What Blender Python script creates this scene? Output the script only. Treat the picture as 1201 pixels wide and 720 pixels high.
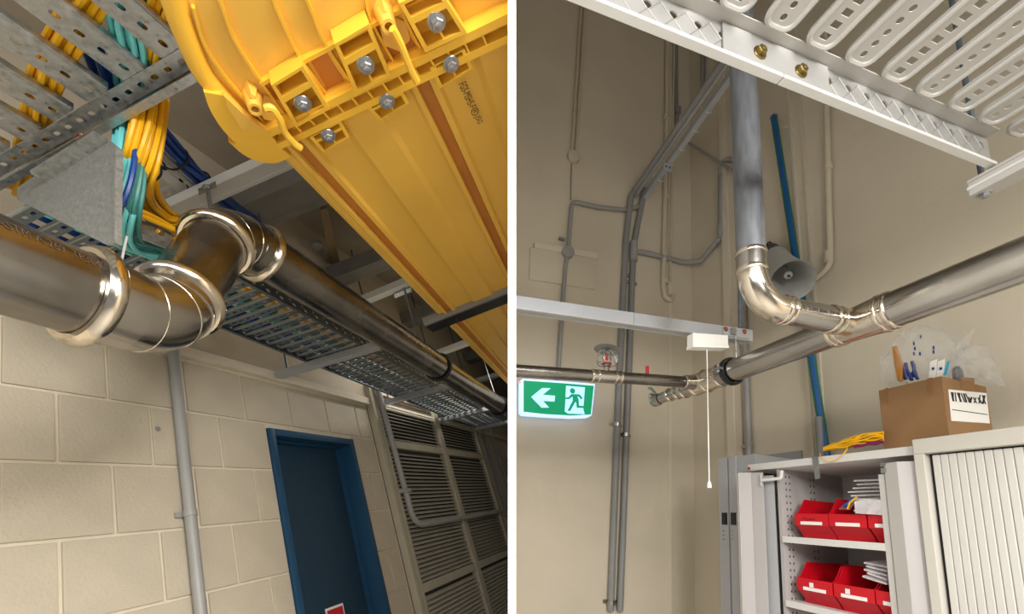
import bpy, bmesh, math, random
import numpy as np
random.seed(7)
for o in list(bpy.data.objects): bpy.data.objects.remove(o)
SC = bpy.context.scene
COL = SC.collection

# ---------------------------------------------------------------- camera
CX, CY, F = 600.5, 500.0, 510.0            # principal point and focal length for a 1201x720 frame
def un(v):
    v = np.array(v, float); return v/np.linalg.norm(v)
def ray_c(px, py): return un((px-CX, -(py-CY), -F))
_c = ray_c(440, 595); _d = ray_c(2144, 561); _w = ray_c(890, -2660)
_z = un(_w-(_w@_c)*_c); _x = un(np.array([1, 0, 0])-_z[0]*_z); _y = np.cross(_z, _x)
RC = np.array([_x, _y, _z])                # camera space -> world
O = np.array([0, 0, 1.6])
cam = bpy.data.cameras.new('camera'); camo = bpy.data.objects.new('camera', cam); COL.objects.link(camo)
M4 = np.eye(4); M4[:3, :3] = RC; M4[:3, 3] = O
from mathutils import Matrix, Vector
camo.matrix_world = Matrix(M4.tolist())
cam.sensor_fit = 'HORIZONTAL'; cam.sensor_width = 36.0
cam.lens = F/1201*36.0
cam.shift_y = (CY-360)/1201.0
cam.clip_start = 0.05
SC.camera = camo

# ---------------------------------------------------------------- the two rooms' axes
c = RC@_c; d = RC@_d                        # store room: along the right wall / along the back wall
n = np.array([c[1], -c[0], 0.0])            # level, towards the right wall
kd = d[2]/(d@n)                             # slight fall of the back wall's pipes and rails
aL = RC@ray_c(787, 567); bL = RC@ray_c(-1218, 899); vL = RC@ray_c(27, -1240)   # plant room axes
nb = un(np.cross(aL, vL)); na = un(np.cross(bL, vL)); nv = un(np.cross(aL, bL))
ZZ = np.array([0, 0, 1.0])
def ray(px, py): return RC@ray_c(px, py)
def hit(px, py, p0, nn):
    r = ray(px, py); return O+r*(((p0-O)@nn)/(r@nn))
def W(s, t, z): return s*c+t*n+z*ZZ
def st(p): return np.array([p@c, p@n, p[2]])
def RS(px, py, s): return hit(px, py, c*s, c)
def RT(px, py, t): return hit(px, py, n*t, n)
def RZ(px, py, z): return hit(px, py, ZZ*z, ZZ)
MLi = np.linalg.inv(np.array([aL, bL, vL]).T)
def abv(p): return MLi@(np.array(p)-O)
def L(a, b, v, k=0.0): return O+a*aL+(b+k*a)*bL+v*vL
def LB(px, py, b): return hit(px, py, O+b*bL, nb)
def LA(px, py, a): return hit(px, py, O+a*aL, na)
def LV(px, py, v): return hit(px, py, O+v*vL, nv)

# ---------------------------------------------------------------- light
world = bpy.data.worlds.new('world'); SC.world = world; world.use_nodes = True
world.node_tree.nodes['Background'].inputs[0].default_value = (1.0, 0.98, 0.95, 1)
world.node_tree.nodes['Background'].inputs[1].default_value = 0.18
SC.view_settings.view_transform = 'Standard'
SC.view_settings.look = 'None'
SC.view_settings.gamma = 1.0
SC.view_settings.use_curve_mapping = False
SC.view_settings.exposure = 0.35
def area(name, loc, target, sx, sy, power, col=(1, 0.972, 0.925)):
    l = bpy.data.lights.new(name, 'AREA'); l.shape = 'RECTANGLE'; l.size = sx; l.size_y = sy
    l.energy = power; l.color = col
    o = bpy.data.objects.new(name, l); COL.objects.link(o)
    o.location = loc
    dv = Vector(target)-Vector(loc)
    o.rotation_euler = dv.to_track_quat('-Z', 'Y').to_euler()
    return o
# unseen lamps: fill panels added to brighten the rooms, plus plant room battens
area('added_fill', W(-1.3, 1.0, 3.1), W(-1.3, 1.0, 0.0), 1.6, 1.2, 95)  # fill added so that light bounces up off the floor
area('added_fill', W(-1.3, -1.3, 3.1), W(-1.3, -1.3, 0.0), 1.6, 1.2, 26)  # weaker fill added for floor bounce on the plant room side
area('added_fill', W(-0.85, 0.7, 2.6), W(0.9, 1.0, 0.0), 0.4, 1.2, 56)  # fill added to brighten the lower back wall
area('unseen_batten', L(-0.35, -0.35, 0.9), L(3.6, 1.8, 0.1), 1.0, 0.15, 13)  # unseen fill added to brighten the door and louvre end of the corridor
area('unseen_batten', L(3.1, 1.45, 1.5), L(3.1, 1.45, 0.0), 0.9, 0.1, 7)
area('unseen_batten', L(-1.2, 0.1, 1.35), L(1.2, 1.6, -0.6), 1.6, 0.2, 6)

# ---------------------------------------------------------------- materials
MATS = {}
def lin(h):
    r = []
    for v in h:
        v /= 255.0
        r.append(v/12.92 if v <= .04045 else ((v+.055)/1.055)**2.4)
    return r
def mat(name, rgb, rough=.5, metal=0.0, var=0.0, scale=8.0, bump=0.0, bscale=60.0, stretch=None, rgb2=None,
        trans=0.0, alpha=1.0, emis=None, estr=0.0, rvar=0.0, coat=0.0, detail=4.0):
    m = bpy.data.materials.new(name); m.use_nodes = True
    nt = m.node_tree; N = nt.nodes; K = nt.links
    b = N['Principled BSDF']
    base = lin(rgb)+[1]
    b.inputs['Base Color'].default_value = base
    b.inputs['Roughness'].default_value = rough
    b.inputs['Metallic'].default_value = metal
    if coat: b.inputs['Coat Weight'].default_value = coat
    if trans: b.inputs['Transmission Weight'].default_value = trans
    if alpha < 1: b.inputs['Alpha'].default_value = alpha
    if emis is not None:
        b.inputs['Emission Color'].default_value = lin(emis)+[1]; b.inputs['Emission Strength'].default_value = estr
    if var or bump or rvar or rgb2:
        tc = N.new('ShaderNodeTexCoord'); mp = N.new('ShaderNodeMapping')
        K.new(tc.outputs['Object'], mp.inputs['Vector'])
        if stretch: mp.inputs['Scale'].default_value = stretch
        nz = N.new('ShaderNodeTexNoise'); nz.inputs['Scale'].default_value = scale; nz.inputs['Detail'].default_value = detail
        K.new(mp.outputs[0], nz.inputs['Vector'])
        if var or rgb2:
            mx = N.new('ShaderNodeMix'); mx.data_type = 'RGBA'
            lo = [x*(1-var) for x in base[:3]]+[1]; hi = [min(1, x*(1+var)) for x in base[:3]]+[1]
            if rgb2: lo = base; hi = lin(rgb2)+[1]
            mx.inputs['A'].default_value = lo; mx.inputs['B'].default_value = hi
            rp = N.new('ShaderNodeMapRange'); rp.inputs['From Min'].default_value = .32; rp.inputs['From Max'].default_value = .68
            K.new(nz.outputs['Fac'], rp.inputs['Value']); K.new(rp.outputs[0], mx.inputs['Factor'])
            K.new(mx.outputs['Result'], b.inputs['Base Color'])
        if rvar:
            rr = N.new('ShaderNodeMapRange'); rr.inputs['To Min'].default_value = max(.02, rough-rvar); rr.inputs['To Max'].default_value = rough+rvar
            rr.inputs['From Min'].default_value = .3; rr.inputs['From Max'].default_value = .7
            K.new(nz.outputs['Fac'], rr.inputs['Value']); K.new(rr.outputs[0], b.inputs['Roughness'])
        if bump:
            n2 = N.new('ShaderNodeTexNoise'); n2.inputs['Scale'].default_value = bscale; n2.inputs['Detail'].default_value = 5
            K.new(mp.outputs[0], n2.inputs['Vector'])
            bp = N.new('ShaderNodeBump'); bp.inputs['Strength'].default_value = bump; bp.inputs['Distance'].default_value = .01
            K.new(n2.outputs['Fac'], bp.inputs['Height']); K.new(bp.outputs[0], b.inputs['Normal'])
    MATS[name] = m
    return m
mat('block', (186, 175, 155), .75, var=.05, scale=5, bump=.25, bscale=90)
mat('mortar', (214, 203, 182), .8, var=.04, bump=.2)
mat('ledge', (190, 178, 156), .7, var=.05, bump=.1)
mat('plaster', (204, 193, 173), .75, var=.05, scale=1.6, bump=.12, bscale=40)
mat('plaster_light', (210, 200, 181), .75, var=.03, scale=2, bump=.08)
mat('panel_white', (240, 239, 236), .6)
mat('concrete', (168, 156, 140), .9, var=.15, scale=3, bump=.3, bscale=30)
mat('beam_grey', (124, 121, 116), .6, var=.15, scale=4)
mat('timber', (150, 128, 98), .7, var=.15, scale=6)
mat('floor', (196, 192, 184), .55, var=.08, scale=2)
mat('door_blue', (22, 66, 98), .5, var=.08, scale=12, bump=.05)
mat('door_blue_leaf', (24, 52, 72), .55, var=.1, scale=30, bump=.12, bscale=200)
mat('conduit', (150, 149, 146), .45, var=.05, scale=6)
mat('conduit_dark', (132, 132, 130), .5, var=.06, scale=6)
mat('conduit_cream', (196, 185, 163), .6, var=.04, scale=6)
mat('stainless', (174, 170, 164), .2, 1.0, var=.12, scale=7, rvar=.08, bump=.012, bscale=25, detail=6)
mat('stainless_dark', (138, 134, 128), .24, 1.0, var=.18, scale=6, rvar=.1, bump=.012, bscale=25, detail=6)
mat('weld', (214, 204, 188), .16, 1.0, var=.1, scale=30, rvar=.06)
mat('galv', (176, 179, 180), .38, .85, var=.16, scale=70, rvar=.12, detail=2)
mat('galv_dull', (150, 152, 150), .5, .6, var=.14, scale=110, rvar=.1, detail=2)
mat('galv_dark', (104, 116, 126), .4, .7, var=.12, scale=40, rvar=.1)
mat('galv_blue', (118, 121, 126), .6, .5, var=.16, scale=14, stretch=(6, 6, 1), rvar=.1)
mat('strut_white', (214, 214, 212), .45, .1, var=.04, scale=5)
mat('rung_lip', (150, 152, 150), .5, .2)
mat('strut_grey', (176, 179, 184), .42, .35, var=.04, scale=5)
mat('tray_rail', (152, 151, 149), .45, .1, var=.03, scale=6)
mat('tray_white', (184, 182, 178), .42, .1, var=.03, scale=6)
mat('bolt_zinc', (170, 172, 176), .3, .9, var=.1, scale=30)
mat('bolt_brass', (176, 146, 82), .32, .9, var=.15, scale=40)
mat('bolt_olive', (128, 112, 66), .35, .9, var=.2, scale=60)
mat('bolt_copper', (176, 110, 74), .35, .9, var=.15, scale=40)
mat('yellow_duct', (232, 184, 78), .42, var=.035, scale=4, coat=.15)
mat('yellow_duct_hi', (242, 190, 62), .38, var=.02, scale=4, coat=.2)
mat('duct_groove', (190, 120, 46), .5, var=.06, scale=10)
mat('cable_yellow', (244, 184, 24), .4, var=.05, scale=30)
mat('cable_aqua', (112, 208, 210), .4, var=.06, scale=30)
mat('cable_teal', (62, 128, 122), .45, var=.08, scale=30)
mat('cable_blue', (26, 66, 138), .4, var=.06, scale=30)
mat('cable_grey', (168, 165, 160), .45, var=.05, scale=30)
mat('black', (22, 24, 28), .45, var=.1, scale=20)
mat('black_rubber', (30, 31, 33), .55)
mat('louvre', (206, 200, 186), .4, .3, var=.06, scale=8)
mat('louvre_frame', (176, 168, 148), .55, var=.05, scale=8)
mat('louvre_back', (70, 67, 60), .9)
mat('white_plastic', (232, 231, 226), .4)
mat('red', (190, 30, 40), .4)
mat('red_bin', (196, 12, 30), .35, var=.03, scale=6)
mat('paper', (234, 232, 228), .7)
mat('ink', (20, 20, 24), .7)
mat('print_brown', (74, 58, 46), .6)
mat('sign_green', (0, 140, 96), .4, emis=(0, 150, 100), estr=.55)
mat('sign_white', (190, 225, 255), .4, emis=(150, 205, 255), estr=.9)
mat('sign_edge', (225, 238, 255), .3, emis=(175, 208, 255), estr=.75)
mat('led_red', (255, 60, 60), .4, emis=(255, 60, 60), estr=2.0)
mat('cabinet_white', (210, 208, 205), .45, var=.015, scale=3)
mat('cabinet_grey', (166, 166, 168), .45, .1, var=.03, scale=3)
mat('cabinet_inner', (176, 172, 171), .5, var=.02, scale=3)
mat('cabinet_cream', (194, 190, 181), .5, var=.02, scale=3)
mat('shutter', (198, 196, 190), .5, var=.02, scale=6)
mat('cardboard', (140, 106, 70), .8, var=.07, scale=9, bump=.05)
mat('cardboard_tape', (140, 98, 58), .4, var=.05, scale=12)
mat('horn_grey', (178, 178, 175), .5, var=.03)
mat('horn_dark', (48, 56, 64), .5)
mat('pole_blue', (18, 74, 150), .4, var=.06, scale=8)
mat('pole_green', (18, 104, 96), .4)
mat('cable_purple', (128, 30, 92), .45, var=.1, scale=30)
mat('poly', (205, 207, 208), .12, alpha=.14, rvar=.05, scale=20, bump=1.0, bscale=40)
mat('poly_dense', (234, 230, 232), .25, alpha=.55, var=.1, scale=25, bump=.9, bscale=35)
mat('amber_plastic', (176, 118, 48), .35)
mat('print_blue', (30, 52, 120), .5)
mat('cyan_strip', (60, 160, 200), .4)

# ---------------------------------------------------------------- mesh building
HALF = 0.0078
SIDE = None            # 'L' / 'R': which side of the partition the things being built stand on
class MB:
    def __init__(s): s.v = []; s.f = []
    def add(s, vs, fs):
        k = len(s.v); s.v += [np.array(p, float) for p in vs]; s.f += [tuple(i+k for i in f) for f in fs]; return s
    def hexa(s, p):      # 8 points: bottom 4 ring, top 4 ring
        return s.add(p, [(3, 2, 1, 0), (4, 5, 6, 7), (0, 1, 5, 4), (1, 2, 6, 5), (2, 3, 7, 6), (3, 0, 4, 7)])
    def par(s, o, x, y, z):
        o, x, y, z = [np.array(q, float) for q in (o, x, y, z)]
        return s.hexa([o, o+x, o+x+y, o+y, o+z, o+x+z, o+x+y+z, o+y+z])
    def lbox(s, a0, a1, b0, b1, v0, v1, k=0.0):
        return s.hexa([L(a0, b0, v0, k), L(a1, b0, v0, k), L(a1, b1, v0, k), L(a0, b1, v0, k),
                       L(a0, b0, v1, k), L(a1, b0, v1, k), L(a1, b1, v1, k), L(a0, b1, v1, k)])
    def rbox(s, s0, s1, t0, t1, z0, z1, kd=0.0):
        f = lambda q, t, z: W(q, t, z+kd*t)
        return s.hexa([f(s0, t0, z0), f(s1, t0, z0), f(s1, t1, z0), f(s0, t1, z0),
                       f(s0, t0, z1), f(s1, t0, z1), f(s1, t1, z1), f(s0, t1, z1)])
    def prism(s, poly, ext):
        m = len(poly); poly = [np.array(p, float) for p in poly]; ext = np.array(ext, float)
        return s.add(poly+[p+ext for p in poly], [tuple(range(m))[::-1], tuple(range(m, 2*m))] +
                     [(i, (i+1) % m, m+(i+1) % m, m+i) for i in range(m)])
    def tube(s, pts, r, seg=10, cap=True, rs=None):
        pts = [np.array(p, float) for p in pts]; m = len(pts)
        tg = []
        for i in range(m):
            t = un(pts[min(i+1, m-1)]-pts[max(i-1, 0)]); tg.append(t)
        ref = np.array([0, 0, 1.0]) if abs(tg[0][2]) < .9 else np.array([1.0, 0, 0])
        u = un(np.cross(tg[0], ref)); vs = []
        for i in range(m):
            u = un(u-(u@tg[i])*tg[i]); w = np.cross(tg[i], u)
            rr = rs[i] if rs else r
            for j in range(seg):
                q = 2*math.pi*j/seg; vs.append(pts[i]+rr*(math.cos(q)*u+math.sin(q)*w))
        fs = []
        for i in range(m-1):
            for j in range(seg):
                fs.append((i*seg+j, i*seg+(j+1) % seg, (i+1)*seg+(j+1) % seg, (i+1)*seg+j))
        if cap: fs += [tuple(range(seg))[::-1], tuple(range((m-1)*seg, m*seg))]
        return s.add(vs, fs)
    def lathe(s, o, axis, prof, seg=20, a0=0.0, a1=2*math.pi):
        o = np.array(o, float); ax = un(axis); ref = ZZ if abs(ax[2]) < .9 else np.array([1.0, 0, 0])
        u = un(np.cross(ax, ref)); w = np.cross(ax, u); m = len(prof); vs = []
        for r, h in prof:
            for j in range(seg):
                q = 2*math.pi*j/seg; vs.append(o+ax*h+r*(math.cos(q)*u+math.sin(q)*w))
        fs = [(i*seg+j, i*seg+(j+1) % seg, (i+1)*seg+(j+1) % seg, (i+1)*seg+j) for i in range(m-1) for j in range(seg)]
        if prof[0][0] > 1e-6: fs.append(tuple(range(seg))[::-1])
        if prof[-1][0] > 1e-6: fs.append(tuple(range((m-1)*seg, m*seg)))
        return s.add(vs, fs)
    def torus(s, o, axis, R, r, seg=28, rseg=8, h=1.0):
        o = np.array(o, float); ax = un(axis); ref = ZZ if abs(ax[2]) < .9 else np.array([1.0, 0, 0])
        u = un(np.cross(ax, ref)); w = np.cross(ax, u); vs = []
        for i in range(seg):
            q = 2*math.pi*i/seg; e = math.cos(q)*u+math.sin(q)*w
            for j in range(rseg):
                p = 2*math.pi*j/rseg; vs.append(o+e*(R+r*math.cos(p))+ax*(r*h*math.sin(p)))
        fs = [(i*rseg+j, ((i+1) % seg)*rseg+j, ((i+1) % seg)*rseg+(j+1) % rseg, i*rseg+(j+1) % rseg) for i in range(seg) for j in range(rseg)]
        return s.add(vs, fs)
    def plate(s, o, x, y, z, holes):
        """perforated plate: o corner, x/y edge vectors, z thickness; holes (cx, cy, hx, hy, k) in metres along x / y, sorted by cx; k=1 square, .72 round"""
        o, x, y, z = [np.array(q, float) for q in (o, x, y, z)]
        Lx = np.linalg.norm(x); Ly = np.linalg.norm(y); ex = x/Lx; ey = y/Ly
        cuts = [0]+[(holes[i][0]+holes[i+1][0])/2 for i in range(len(holes)-1)]+[Lx]
        for i, (cx, cy, hx, hy, k) in enumerate(holes):
            x0, x1 = cuts[i], cuts[i+1]
            out = [(x0, 0), (cx, 0), (x1, 0), (x1, cy), (x1, Ly), (cx, Ly), (x0, Ly), (x0, cy)]
            inn = [(cx-hx*k, cy-hy*k), (cx, cy-hy), (cx+hx*k, cy-hy*k), (cx+hx, cy), (cx+hx*k, cy+hy*k), (cx, cy+hy), (cx-hx*k, cy+hy*k), (cx-hx, cy)]
            P = lambda q, up: o+ex*q[0]+ey*q[1]+(z if up else 0)
            vs = [P(q, 0) for q in out]+[P(q, 0) for q in inn]+[P(q, 1) for q in out]+[P(q, 1) for q in inn]
            fs = []
            for j in range(8):
                j2 = (j+1) % 8
                fs += [(j2, j, 8+j, 8+j2), (16+j, 16+j2, 24+j2, 24+j), (8+j2, 8+j, 24+j, 24+j2)]
                if not (j in (2, 3) and i < len(holes)-1) and not (j in (6, 7) and i > 0):
                    fs.append((j, j2, 16+j2, 16+j))
            s.add(vs, fs)
        return s
def fillet(pts, r, nseg=7):
    pts = [np.array(p, float) for p in pts]; out = [pts[0]]
    for i in range(1, len(pts)-1):
        p = pts[i]; d0 = pts[i-1]-p; d1 = pts[i+1]-p; l0 = np.linalg.norm(d0); l1 = np.linalg.norm(d1)
        u0 = d0/l0; u1 = d1/l1
        ang = math.acos(max(-1, min(1, u0@u1)))
        if ang > math.pi-.02: out.append(p); continue
        t = min(r/math.tan(ang/2), .48*l0, .48*l1); rr = t*math.tan(ang/2)
        A = p+u0*t; B = p+u1*t; bis = un(u0+u1); C0 = p+bis*(rr/math.sin(ang/2))
        sw = math.pi-ang; e0 = un(A-C0); e1 = un((B-C0)-((B-C0)@e0)*e0)
        for k in range(nseg+1):
            q = sw*k/nseg; out.append(C0+rr*(math.cos(q)*e0+math.sin(q)*e1))
    out.append(pts[-1]); return out
def smoothline(pts, n_=6):
    """Catmull-Rom through the points"""
    P = [np.array(p, float) for p in pts]; P = [2*P[0]-P[1]]+P+[2*P[-1]-P[-2]]; out = []
    for i in range(1, len(P)-2):
        for k in range(n_):
            t = k/n_
            out.append(.5*((2*P[i])+(-P[i-1]+P[i+1])*t+(2*P[i-1]-5*P[i]+4*P[i+1]-P[i+2])*t*t+(-P[i-1]+3*P[i]-3*P[i+1]+P[i+2])*t**3))
    out.append(P[-2]); return out
def make_mesh(mb, matname, smooth=35, bevel=0.0):
    """-> (mesh centred on its bounding box, world centre)"""
    V = np.array(mb.v); cen = (V.min(0)+V.max(0))/2
    me = bpy.data.meshes.new('m'); me.from_pydata([tuple(p-cen) for p in V], [], mb.f)
    bm = bmesh.new(); bm.from_mesh(me)
    bmesh.ops.remove_doubles(bm, verts=bm.verts, dist=1e-6)
    if SIDE:
        xc = (V-O)@RC[:, 0]
        sg = 1 if SIDE == 'L' else -1
        if (xc*sg).max() > -HALF-1e-4:
            pc = O+RC[:, 0]*(-sg*(HALF+.0004))-cen
            bmesh.ops.bisect_plane(bm, geom=bm.verts[:]+bm.edges[:]+bm.faces[:], plane_co=pc, plane_no=RC[:, 0]*sg, clear_outer=True)
    if bevel: bmesh.ops.bevel(bm, geom=bm.edges[:], offset=bevel, segments=2, affect='EDGES', profile=.6)
    bmesh.ops.recalc_face_normals(bm, faces=bm.faces)
    bm.to_mesh(me); bm.free()
    me.materials.append(MATS[matname])
    if smooth:
        me.polygons.foreach_set('use_smooth', [True]*len(me.polygons))
        me.set_sharp_from_angle(angle=math.radians(smooth))
    return me, cen
WL = {}
def link(name, me, cen, parent=None):
    o = bpy.data.objects.new(name, me); COL.objects.link(o)
    me.name = name
    if parent is not None:
        o.parent = parent; o.location = Vector(cen-WL[parent.name])
    else: o.location = Vector(cen)
    WL[o.name] = np.array(cen, float)
    return o
def obj(name, mb, matname, parent=None, smooth=35, bevel=0.0):
    me, cen = make_mesh(mb, matname, smooth, bevel)
    return link(name, me, cen, parent)
def tag(o, label=None, cat=None, group=None, kind=None):
    if label: o['label'] = label
    if cat: o['category'] = cat
    if group: o['group'] = group
    if kind: o['kind'] = kind
    return o
def thing(name, label, cat, loc, group=None, kind=None):
    o = bpy.data.objects.new(name, None); COL.objects.link(o); o.location = Vector(loc); o.empty_display_size = .05
    WL[o.name] = np.array(loc, float)
    return tag(o, label, cat, group, kind)
def single(name, mb, matname, label, cat, group=None, smooth=35, bevel=0.0):
    return tag(obj(name, mb, matname, None, smooth, bevel), label, cat, group)
def struct(name, mb, matname, label, cat='wall', parent=None, smooth=35):
    o = obj(name, mb, matname, parent, smooth)
    if parent is None: tag(o, label, cat, kind='structure')
    return o
def copies(name, me, cens, parent):
    return [link(name, me, q, parent) for q in cens]
def text_geo(body, size):
    cu = bpy.data.curves.new('t', 'FONT'); cu.body = body; cu.size = size
    o = bpy.data.objects.new('t', cu); COL.objects.link(o)
    dg = bpy.context.evaluated_depsgraph_get(); ev = o.evaluated_get(dg); m = ev.to_mesh()
    vs = [tuple(v.co) for v in m.vertices]; fs = [tuple(p.vertices) for p in m.polygons]
    ev.to_mesh_clear(); bpy.data.objects.remove(o); bpy.data.curves.remove(cu)
    return vs, fs
def hexbolt(parent, p, axis, r, hmat, name='bolt', washer=True, h=None):
    ax = un(axis); h = h or r*.8
    mb = MB()
    if washer: mb.lathe(p, ax, [(r*1.35, 0), (r*1.4, r*.12), (r*1.3, r*.25)], 18)
    mb.lathe(p, ax, [(r, r*.2), (r, h), (r*.82, h+r*.16)], 6)
    mb.lathe(p, ax, [(r*.52, h), (r*.5, h+r*.3), (r*.36, h+r*.36)], 12)
    return obj(name, mb, hmat, parent, 25)
# ================================================================ the setting
BW = 1.8                     # plant-room block wall
SW, TW = 2.914, 2.40         # store-room back wall and right wall
# partition between the two rooms, seen on its end
def camp(x, y, dep): return O+RC@np.array([x, y, -dep])
m = MB(); m.hexa([camp(-HALF, -1.8, .85), camp(HALF, -1.8, .85), camp(HALF, -4.2, 12), camp(-HALF, -4.2, 12),
                  camp(-HALF, 9, .85), camp(HALF, 9, .85), camp(HALF, 13, 12), camp(-HALF, 13, 12)])
struct('wall_partition', m, 'panel_white', 'thin white partition panel between the two rooms, seen end on')
m = MB(); m.rbox(-4, 6, -6, 5, -.1, 0)
struct('floor', m, 'floor', 'grey painted concrete floor below both rooms', 'floor')

# ---- store room walls
SIDE = 'R'
m = MB(); m.rbox(SW, SW+.2, -2.5, TW+.2, 0, 7.6)
wall_back = struct('wall_back', m, 'plaster', 'cream plastered back wall behind the exit sign and conduits')
m = MB(); m.rbox(-2.5, SW+.2, TW, TW+.2, 0, 7.6)
wall_right = struct('wall_right', m, 'plaster', 'cream plastered wall behind the cabinets and horn speaker')
# pilaster beside the corner, wall seams
def strip_t(px0, px1, y, name, depth, matname, z0=0, z1=7.6):
    a, b = st(RT(px0, y, TW-depth)), st(RT(px1, y, TW-depth))
    m = MB(); m.rbox(b[0], a[0], TW-depth, TW+.01, z0, z1); return obj(name, m, matname, wall_right)
strip_t(851, 859, 450, 'pilaster', .035, 'plaster_light')
strip_t(859, 868, 450, 'pilaster', .02, 'plaster')
strip_t(929, 932, 200, 'wall_batten', .012, 'plaster_light')
strip_t(942, 945, 200, 'wall_batten', .012, 'plaster')
def strip_s(px0, px1, y, name, depth, matname, z0=0, z1=7.6):
    a, b = st(RS(px0, y, SW-depth)), st(RS(px1, y, SW-depth))
    m = MB(); m.rbox(SW-depth, SW+.01, a[1], b[1], z0, z1); return obj(name, m, matname, wall_back)
strip_s(784, 788, 400, 'wall_batten', .012, 'plaster_light')
# raised patch with a top strip
q = [RS(x, y, SW-.018) for x, y in ((622, 290), (699, 301), (698, 339), (621, 327))]
m = MB(); m.prism(q, c*.03); obj('wall_patch', m, 'plaster', wall_back, bevel=.006)
q = [RS(x, y, SW-.03) for x, y in ((627, 284), (701, 296), (701, 303), (627, 290))]
m = MB(); m.prism(q, c*.03); obj('wall_patch_strip', m, 'plaster_light', wall_back)
m = MB(); m.rbox(-2.5, SW+.2, -2.5, TW+.2, 7.6, 7.7)
struct('ceiling', m, 'plaster', 'pale ceiling high above the store room', 'ceiling')

# ---- plant room wall of painted blocks
SIDE = 'L'
DA0, DA1, DV = 1.757, 2.405, .632           # door opening
LA0, LA1 = 2.66, 4.50                       # louvre opening
m = MB()
m.lbox(-1.0, DA0, BW+.009, BW+.28, -1.7, 2.6)
m.lbox(DA0, DA1, BW+.009, BW+.28, DV, 2.6)
m.lbox(DA0, DA1, BW+.16, BW+.28, -1.7, DV)
m.lbox(DA1, 8.0, BW+.009, BW+.28, -1.7, 2.6)
wall_left = struct('wall_left', m, 'mortar', 'cream painted concrete block wall with blue door and louvres', 'wall', smooth=0)
J = .006
blk = {}
def block(a0, a1, v0, v1):
    key = (round(a1-a0, 3), round(v1-v0, 3))
    mid = L((a0+a1)/2, BW+.01, (v0+v1)/2)
    if key not in blk:
        m = MB(); m.lbox(a0+J, a1-J, BW, BW+.02, v0+J, v1-J)
        blk[key] = make_mesh(m, 'block', 0, .003)[0]
    link('block', blk[key], mid, wall_left)
VR = [.922-.2612*k for k in range(8)]
for r in range(7):
    v1, v0 = VR[r], VR[r+1]
    a = (.92 if r % 2 else 1.07)-.288*3
    while a < LA0:
        a0, a1 = a, min(a+.288, LA0-.02)
        a += .288
        if a1-a0 < .03: continue
        if v1 > DV+.03 and v0 > DV-.28 and v0 >= DV: block(a0, a1, v0, v1); continue
        for s0, s1 in ((a0, min(a1, DA0)), (max(a0, DA1), a1)):
            if s1-s0 > .03: block(s0, s1, v0, v1)
        if v1 > DV+.02:
            s0, s1 = max(a0, DA0), min(a1, DA1)
            if s1-s0 > .03 and v0 < DV: pass
# ledge course and the beam above it
m = MB(); m.lbox(-1, 8, BW-.03, BW+.02, .935, .985); obj('ledge', m, 'mortar', wall_left)
m = MB(); m.lbox(-1, 8, BW-.012, BW+.02, .985, 1.25); obj('upper_band', m, 'ledge', wall_left)
# fixing hole in the wall
m = MB(); m.lathe(LB(185, 503, BW-.001), -bL, [(.011, 0), (.009, .004), (.004, .004)], 10); obj('wall_plug', m, 'conduit_dark', wall_left)
# concrete soffit
m = MB(); m.lbox(-.6, 8.0, -3.0, BW+.3, 2.45, 2.6)
struct('ceiling', m, 'concrete', 'dark concrete soffit over the pipes and cable trays', 'ceiling')
# ---- blue door
door = thing('door_1', 'dark blue steel door set deep in a blue frame', 'door', L(2.08, BW+.05, -1.6), kind='structure')
def dpart(name, args, matname):
    m = MB()
    for g in args: m.lbox(*g)
    return obj(name, m, matname, door, bevel=.002 if len(args) == 1 else 0)
dpart('architrave', [(DA0, DA0+.034, BW-.014, BW+.13, -1.6, DV)], 'door_blue')
dpart('architrave', [(DA1-.034, DA1, BW-.014, BW+.13, -1.6, DV)], 'door_blue')
dpart('architrave', [(DA0+.034, DA1-.034, BW-.014, BW+.13, DV-.04, DV)], 'door_blue')
dpart('door_stop', [(DA0+.034, DA0+.05, BW+.07, BW+.13, -1.6, DV-.055), (DA1-.05, DA1-.034, BW+.07, BW+.13, -1.6, DV-.055), (DA0+.034, DA1-.034, BW+.07, BW+.13, DV-.055, DV-.04)], 'door_blue')
dpart('door_leaf', [(DA0+.04, DA1-.04, BW+.10, BW+.14, -1.6, DV-.045)], 'door_blue_leaf')
s0 = abv(LB(402, 707, BW+.096)); m = MB(); m.lbox(s0[0]-.13, s0[0], BW+.096, BW+.1, s0[2]-.2, s0[2]); sg = obj('door_sign', m, 'paper', door)
m = MB(); m.lbox(s0[0]-.122, s0[0]-.008, BW+.094, BW+.097, s0[2]-.1, s0[2]-.012); obj('red_band', m, 'red', sg)

# ---- louvre screen
lou = thing('louvre_screen', 'grey horizontal slat louvre screen in a cream frame beyond the door', 'louvre', L(3.6, BW, -1.0))
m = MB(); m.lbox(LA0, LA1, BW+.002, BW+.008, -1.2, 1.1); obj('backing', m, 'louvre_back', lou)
for x0, x1, nm in ((LA0, LA0+.03, 'frame_post'), (LA0+.045, LA0+.075, 'frame_post'), (3.575, 3.645, 'mullion'), (LA1-.05, LA1, 'frame_post')):
    m = MB(); m.lbox(x0, x1, BW-.05, BW+.006, -1.2, 1.1); obj(nm, m, 'louvre_frame', lou)
for v in (.63, -.42):
    m = MB(); m.lbox(LA0+.075, 3.575, BW-.045, BW+.006, v-.03, v+.03); obj('rail', m, 'louvre_frame', lou)
    m = MB(); m.lbox(3.645, LA1-.05, BW-.045, BW+.006, v-.03, v+.03); obj('rail', m, 'louvre_frame', lou)
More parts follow.
